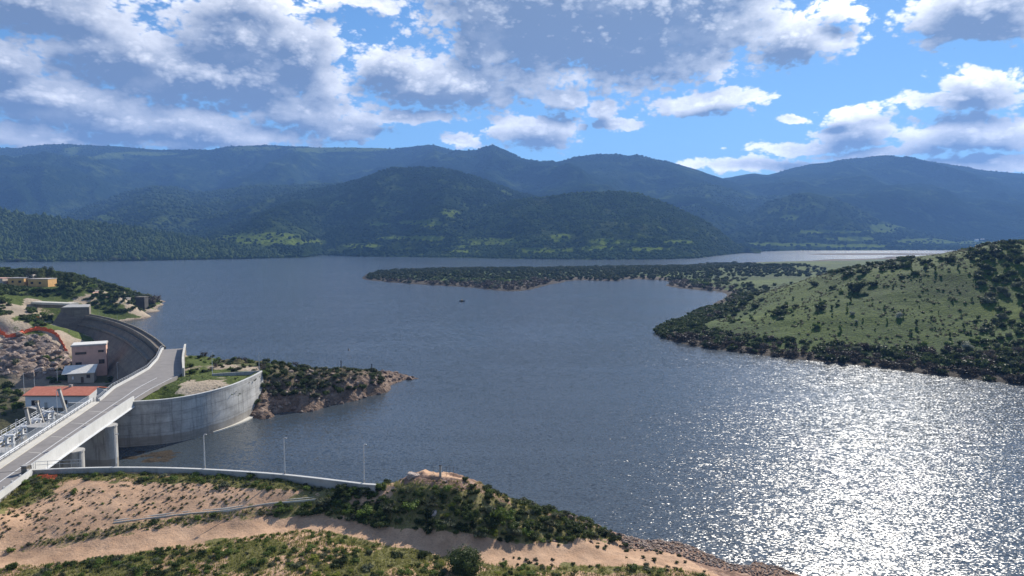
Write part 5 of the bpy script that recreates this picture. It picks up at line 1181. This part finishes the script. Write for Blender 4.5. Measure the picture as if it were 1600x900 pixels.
# ---- rocks
def rock_mesh(name, mat, seed, sub=2):
    import bmesh
    bm = bmesh.new(); bmesh.ops.create_icosphere(bm, subdivisions=sub, radius=1); g_ = random.Random(seed); pl = [(Vector((g_.gauss(0, 1), g_.gauss(0, 1), g_.gauss(0, 1))).normalized(), g_.uniform(.45, .8)) for _ in range(9)]
    for v in bm.verts:
        for nrm, dd_ in pl:
            e = v.co.dot(nrm) - dd_
            if e > 0: v.co -= nrm * e * .92
        v.co *= 1 + .06 * (g_.random() - .5)
    me = bpy.data.meshes.new(name); bm.to_mesh(me); bm.free(); me.materials.append(mat); return me
RK = [rock_mesh('boulder', M['rock'], s) for s in (1, 2, 3, 4)]; RKD = [rock_mesh('boulder', M['rockdark'], s) for s in (5, 6, 7)]; RKP = [rock_mesh('boulder', M['rockpale'], s) for s in (8, 9)]
def rock(meshes, x, y, z, s, label, group, name='boulder', flat=.65):
    o = link(name, rnd.choice(meshes), None, (x, y, z)); o.rotation_euler = (rnd.uniform(-.4, .4), rnd.uniform(-.4, .4), rnd.random() * 6.28); o.scale = (s * rnd.uniform(.8, 1.4), s * rnd.uniform(.8, 1.2), s * flat * rnd.uniform(.8, 1.3))
    return tag(o, label, 'rock', group)
for px, py, s, lab in ((634, 744, 1.0, 'pale pinkish boulder at the left end of the knoll top'), (648, 743, 1.3, 'whitish flat boulder on the knoll top, left of the concrete post'), (676, 805, .8, 'pale grey slab among the shrubs halfway up the knoll'), (770, 797, .6, 'pale stone among shrubs on the right half of the knoll')):
    x, y, z = hit(h_front, px, py, 80, 118); rock(RKP, x, y, z + .1, s, lab, None, flat=.5)
sp = scatter(h_front, FB, 900, lambda px, py, x, y, z: inpoly(px, py, [(590, 758), (620, 742), (790, 750), (840, 790), (800, 790), (700, 760)]) * .8, .9, 111, 1)
for s in sp[:70]: rock(RK, *s[:3], rnd.uniform(.2, .7), 'reddish rock on the crest of the knoll', 'rocks on the knoll crest')
sp = scatter(h_front, FB, 1500, lambda px, py, x, y, z: ((px > 850) & (px < 990) & (py > 800) & (py < 850)) * .9 * (z < 5), .8, 112, .2)
for s in sp[:80]: rock(RKD, *s[:3], rnd.uniform(.25, .8), 'dark rock on the steep lake side of the knoll point', 'rocks at the knoll point')
sp = scatter(h_front, FB, 2500, lambda px, py, x, y, z: inpoly(px, py, [(770, 820), (830, 818), (850, 846), (780, 848)]) * .4 + inpoly(px, py, [(1180, 880), (1215, 875), (1260, 900), (1190, 900)]) * .5, .7, 113, .1)
for s in sp[:80]: rock(RK, *s[:3], rnd.uniform(.15, .5), 'reddish loose rock at the edge of the track or beach', 'loose rocks by the track and beach')
def scree(name, h, box, n, test, seed, smin, smax, mat, zmin):
    sp = scatter(h, box, n, test, smin * 1.2, seed, zmin); P0 = np.array([s[:3] for s in sp]); f_ = forest(name, P0, smin, smax, mat, seed, 'round', .6); return f_
scree('beach_stones', h_front, (5, 48, 92, 114), 9000, lambda px, py, x, y, z: inpoly(px, py, Z_BEACH) * 1.0, 114, .07, .28, M['rock'], .05)
sp = scatter(h_left, (-330, -120, 200, 330), 9000, lambda px, py, x, y, z: inpoly(px, py, ROCKZ) * .9, 2.4, 115, -6)
for s in sp[:120]: rock(RK if rnd.random() < .75 else RKP, *s[:3], rnd.uniform(.7, 2.1), 'pinkish granite block in the rocky river bed below the dam', 'granite blocks below the dam')
sp = scatter(h_head, (-75, -28, 182, 250), 4000, lambda px, py, x, y, z: (x > -72) * np.where(z < 4.5, .7, .25), 1.5, 116, .1)
for s in sp[:220]: rock(RKD if s[4] > 618 and rnd.random() < .5 or s[3] > 560 else RK, *s[:3], rnd.uniform(.35, 1.15), 'reddish rock on the flank of the rocky headland', 'rocks on the headland')
print('headrocks', len(sp))

# ---- headland shrubs and the ground behind the platform
sp = scatter(h_head, (-100, -28, 184, 252), 5000, lambda px, py, x, y, z: np.where((z > 2.4) & (x > -78), .55 + .45 * clump(x, y, 8, 7.), .06) * (px < 645), 1.3, 120, 2.5)
for s in sp[:290]: plant('headland_shrub', 'maquis' if rnd.random() < .75 else 'olive', *s[:3], rnd.uniform(.7, 1.5), 'dark shrub growing between the rocks of the headland', 'shrub', 'shrubs on the headland')
print('head', len(sp))
sp = scatter(h_left, (-116, -72, 196, 246), 2500, lambda px, py, x, y, z: (px > 292) * (py < 586) * (.3 + .7 * clump(x, y, 9, 8.)) * (z > 2), 1.9, 121, 2)
for s in sp[:80]: plant('platform_bush', ('maquis', 'green', 'dry')[min(2, int(rnd.random() * 2.7))], *s[:3], rnd.uniform(.7, 1.5), 'bush behind the grassy platform, between the parapet wall and the headland', 'bush', 'bushes behind the platform')
sp = scatter(h_left, (-97, -72, 160, 198), 2600, lambda px, py, x, y, z: (np.hypot((x + 82) / 8.5, (y - 181) / 10.5) > .85) * .5 + .1, .9, 122, 8)
for s in sp[:130]: plant('platform_tuft', 'tuft', *s[:3], rnd.uniform(.25, .6), 'green tuft on the platform inside the curved retaining wall', 'plant', 'tufts on the platform', .7, idx=rnd.choice((1, 3, 3)))

# ---- left bank
ZL_SPIT = [(-30, 416), (110, 416), (175, 440), (235, 462), (262, 472), (230, 484), (170, 490), (145, 482), (120, 466), (60, 464), (30, 462), (-30, 462)]
ZL_LOW = [(-30, 600), (34, 606), (34, 640), (0, 660), (-30, 660)]
ZL_HOL = [(44, 480), (92, 482), (100, 500), (62, 512), (30, 512)]
ZL_RD = [(-30, 462), (26, 466), (24, 482), (0, 504), (-30, 508)]
nohouse = lambda x, y: np.minimum.reduce([np.hypot(x - a, y - b) for a, b in ((-297, 409), (-285, 409), (-293, 405), (-308, 407), (-302, 404), (-290, 403), (-280, 406), (-264.5, 423), (-264.5, 419))])
sp = scatter(h_left, (-430, -200, 330, 720), 26000, lambda px, py, x, y, z: inpoly(px, py, ZL_SPIT) * (nohouse(x, y) > 6.5) * (.6 + .4 * clump(x, y, 10, 26.)) * (segdist(x, y, TRACK_L) > 5), 3.0, 130, .8)
for s in sp[:300]:
    r = rnd.random(); near_w = s[2] < 4
    plant('bank_bush', 'bush_far_dry' if near_w and r < .6 else ('bush_far' if r < .6 else ('bush_far_green' if r < .8 else 'bush_far_olive')), *s[:3], rnd.uniform(1.6, 3.4), 'rounded bush of the thicket covering the spit behind the dam', 'bush', 'bushes on the spit')
print('spit', len(sp)); stuff_plants('thicket', 'bush_far', sp[300:], 1.4, 2.8, 7)
sp = scatter(h_left, (-330, -105, 175, 350), 6000, lambda px, py, x, y, z: np.maximum(np.maximum(inpoly(px, py, ZL_LOW), inpoly(px, py, ZL_HOL)), inpoly(px, py, ZL_RD) * .7) + inpoly(px, py, [(160, 560), (240, 556), (215, 592), (165, 600)]) * .7 + inpoly(px, py, ROCKZ) * .06 + inpoly(px, py, [(60, 588), (108, 575), (108, 600), (90, 602)]) * .6, 2.3, 131, -7)
for s in sp[:200]: plant('valley_bush', ('bush_far', 'bush_far_green', 'bush_far_olive')[min(2, int(rnd.random() * 2.8))], *s[:3], rnd.uniform(1.0, 2.0), 'green bush in the valley below the dam', 'bush', 'bushes below the dam')
print('valley', len(sp))
for px, py, s, lab in ((178, 596, 3.0, 'big dark rounded bush right of the white-roofed shed'), (208, 578, 2.2, 'dark bush between the shed and the curved road barrier'), (84, 598, 2.0, 'dark clipped hedge bush left of the white-roofed shed')):
    x, y, z = hit(h_left, px, py, 170, 300); plant('valley_bush', 'maquis', x, y, z, s, lab, 'bush', None)
def tall_tree(px, py, Y0, Y1, h, w, key, label, name='eucalyptus_tree', hf=None):
    x, y, z = hit(hf or h_left, px, py, Y0, Y1); t = thing(name, label, 'tree', (x, y, z)); tr = MB().cyl((x, y, z - .5), (x + .2, y, z + h * .55), .32, .18, 8)
    for k in range(4): a = k * 1.6 + px; tr.cyl((x + .1, y, z + h * (.3 + .06 * k)), (x + w * .5 * math.cos(a), y + w * .5 * math.sin(a), z + h * (.6 + .07 * k)), .13, .06, 6)
    tr.build('trunk', M['bark'], t)
    ls = [(w * .45 * math.cos(a), w * .45 * math.sin(a), h * f_, w * q) for a, f_, q in ((0, .45, .38), (1.3, .62, .42), (2.6, .5, .4), (3.9, .7, .36), (5.1, .55, .4), (.7, .82, .3), (3.0, .86, .28))]
    me = leaf_mesh('crown', ls, 900, .38, [M[key], M['bark']], int(px), up=.1, core=.5, ground=False, spiky=.5); link('crown', me, t)
for px, py, h, w, key, lab in ((50, 446, 10, 4.2, 'olive', 'tall loose grey-green tree right behind the wide yellow house'), (62, 446, 11, 4.0, 'pale', 'tall pale tree beside the wide yellow house'), (75, 436, 8, 4.4, 'maquis', 'dark round tree on the skyline of the spit'), (108, 448, 9, 4.2, 'maquis', 'tall dark tree left of the square tower house'), (220, 478, 8, 4.6, 'olive', 'tall bush-like tree near the tip of the spit behind the intake tower'), (236, 478, 6.5, 4.2, 'dry', 'brownish half-bare tree at the tip of the spit')):
    tall_tree(px, py, 350, 620, h, w, key, lab)

# ---- right shore
RB = (55, 560, 220, 560)
big = [(1217, 492, 4.4), (1281, 484, 5.4), (1337, 456, 6.2), (1272, 447, 4.0), (1301, 452, 3.4), (1236, 443, 3.2), (1210, 446, 3.2), (1446, 420, 3.6), (1409, 434, 3.4), (1485, 408, 4.4), (1536, 398, 5.0), (1556, 392, 4.6), (1538, 420, 5.0), (1515, 402, 3.4), (1585, 396, 4.6), (1395, 424, 3.0), (1245, 480, 2.2), (1365, 446, 3.0), (1430, 428, 3.2), (1180, 480, 3.4), (1165, 492, 3.0), (1150, 486, 3.6), (1130, 492, 3.2), (1190, 470, 2.6)]
for px, py, s in big:
    x, y, z = hit(h_right, px, py, 225, 700); plant('evergreen_bush', 'maquis', x, y, z, s * .74, 'big dark rounded evergreen bush standing out on the green pasture hill', 'bush', 'big evergreen bushes on the pasture hill', .95)
for px, py, s, lab in ((1332, 492, 2.0, 'pale whitish blossoming small tree, upper left of the two on the pasture hill'), (1405, 496, 2.6, 'larger pale blossoming tree in the middle of the pasture hill'), (1338, 504, 1.5, 'smallest pale blossoming shrub, just below the upper left one'), (1512, 546, 2.8, 'pale grey-green tree above the dark shoreline thicket at right')):
    x, y, z = hit(h_right, px, py, 225, 500); plant('blossoming_tree', 'blossom', x, y, z, s * .75, lab, 'tree', 'pale trees on the pasture hill', 1.2)
sp = scatter(h_right, RB, 2600, lambda px, py, x, y, z: inpoly(px, py, ZR_GREEN) * np.where(px > 1290, .75, .25), 6.5, 140, 2)
for s in sp[:150]: plant('sapling', 'sapling', *s[:3], rnd.uniform(.7, 1.7), 'small young tree dotted over the green pasture hill', 'tree', 'young trees on the pasture hill', rnd.uniform(.8, 1.2))
print('sapl', len(sp))
shd = lambda x, y: segdist(x, y, shore_r)
sp = scatter(h_right, (60, 230, 222, 480), 9000, lambda px, py, x, y, z: (shd(x, y) < np.interp(px, [1020, 1060, 1200, 1400, 1600], [30, 26, 24, 32, 40])) * (py > 478) * (px > 1015), 2.4, 141, .15)
sp.sort(key=lambda s: s[1])
for s in sp[:300]:
    r = rnd.random(); low = s[2] < 1.6
    plant('shoreline_bush', 'bush_far_dry' if (low and r < .7) or r < .2 else ('bush_far_olive' if r < .33 else 'bush_far'), *s[:3], rnd.uniform(1.3, 2.7), 'dark bush of the thicket lining the near shore of the pasture hill', 'bush', 'bushes along the pasture hill shore', 1.05)
print('shore', len(sp)); stuff_plants('shore_thicket', 'bush_far', sp[300:], 1.3, 2.7, 8)
sp = scatter(h_right, (150, 480, 222, 520), 6000, lambda px, py, x, y, z: (inpoly(px, py, [(1515, 420), (1560, 378), (1640, 372), (1640, 580), (1560, 560), (1530, 530), (1545, 480)]) * .9 + inpoly(px, py, [(1430, 418), (1560, 376), (1560, 405), (1480, 425)]) * .35) * (shd(x, y) > 16), 4.2, 142, 2)
for s in sp[:260]: plant('hillside_bush', 'bush_far' if rnd.random() < .72 else 'bush_far_olive', *s[:3], rnd.uniform(1.6, 3.2), 'dark bush of the dense scrub on the right flank of the pasture hill', 'bush', 'scrub on the right flank')
print('flank', len(sp))
sp = scatter(h_right, (60, 520, 380, 760), 6000, lambda px, py, x, y, z: ((shd(x, y) < 34) * (py < 500) * (px > 1090) * .8 + (inpoly(px, py, [(1100, 430), (1210, 415), (1430, 400), (1450, 412), (1340, 430), (1300, 430), (1200, 430), (1130, 445)]) * .9 * (.3 + .7 * clump(x, y, 11, 40.)))), 4.5, 143, .5)
rnd.shuffle(sp)
for s in sp[:300]:
    r = rnd.random(); plant('flat_bush', 'bush_far_dry' if s[2] < 3 and r < .5 else ('bush_far' if r < .75 else 'bush_far_olive'), *s[:3], rnd.uniform(1.5, 3.3), 'bush on the flat ground behind the pasture hill', 'bush', 'bushes on the flat behind the hill')
print('flat', len(sp))
sp = scatter(h_right, (-200, 420, 600, 1500), 30000, lambda px, py, x, y, z: (px < 1110) * (py < 458) * (.65 + .35 * clump(x, y, 12, 40.)) + (px >= 1110) * (px < 1440) * (py < 432) * (y > 640) * .7 * (.3 + .7 * clump(x, y, 13, 50.)), 4.8, 144, .3)
sp.sort(key=lambda s: s[1])
for s in sp[:300]:
    r = rnd.random(); low = s[2] < 1.8
    plant('peninsula_bush', 'bush_far_dry' if low and r < .8 else ('bush_far' if r < .62 else ('bush_far_green' if r < .8 else 'bush_far_olive')), *s[:3], rnd.uniform(1.7, 3.6), 'dark bush of the thicket covering the low peninsula', 'bush', 'bushes on the low peninsula')
print('pen', len(sp)); stuff_plants('peninsula_thicket', 'bush_far', sp[300:], 1.8, 4.0, 9)
x, y, z = hit(h_right, 712, 428, 650, 1100); plant('peninsula_bush', 'maquis', x, y, z, 4.6, 'tallest dark tree crown on the low peninsula, near its left end', 'bush', None, 1.1)
sp = scatter(h_right, (75, 420, 235, 620), 26000, lambda px, py, x, y, z: (px > 1120) * (shd(x, y) > 12) * (.1 + .9 * sstep(.44, .6, fbm(x / 14, y / 14, 4, 150))), 1.3, 151, 1.5)
stuff_plants('pasture_scrub', 'tuft', sp[:4200], .5, 1.7, 16, .7)
sp = scatter(h_right, (90, 460, 240, 560), 4000, lambda px, py, x, y, z: (px > 1130) * (shd(x, y) > 18) * sstep(.5, .7, fbm(x / 30, y / 30, 3, 152)) * .9, 4.0, 153, 2)
for s in sp[:220]: plant('pasture_bush', 'bush_far' if rnd.random() < .6 else 'bush_far_green', *s[:3], rnd.uniform(.8, 2.0), 'scattered bush in loose groups on the pasture hill', 'bush', 'loose bushes on the pasture hill')
# pale trees along the far left shore
for px, s in ((10, 5), (22, 6), (34, 4.5), (128, 4.5), (140, 5), (176, 6.5), (186, 5.5), (195, 5), (208, 6), (224, 6), (300, 4)):
    j = int(np.argmin(abs(h_f.px - px))); i = 3; plant('shore_tree', 'olive', float(h_f.X[i, j]), float(h_f.Y[i, j]), float(h_f.Z[i, j]), s, 'pale tree on the far left shore at the foot of the wooded spur', 'tree', 'pale trees along the far left shore', 1.2)
HAZE = 1.0e-4
# ------------------------------------------------------------------ air between here and the mountains
t = NT('air_haze')
vp = t.n('VolumePrincipled', {'Color': (.23, .47, 1.0, 1), 'Density': HAZE, 'Anisotropy': .12})
t.t.links.new(vp.outputs[0], t.out.inputs['Volume'])
hz = MB().box((0, 3860, 495), (19040, 8500, 1010)).build('haze', t.m)
tag(hz, kind='stuff')
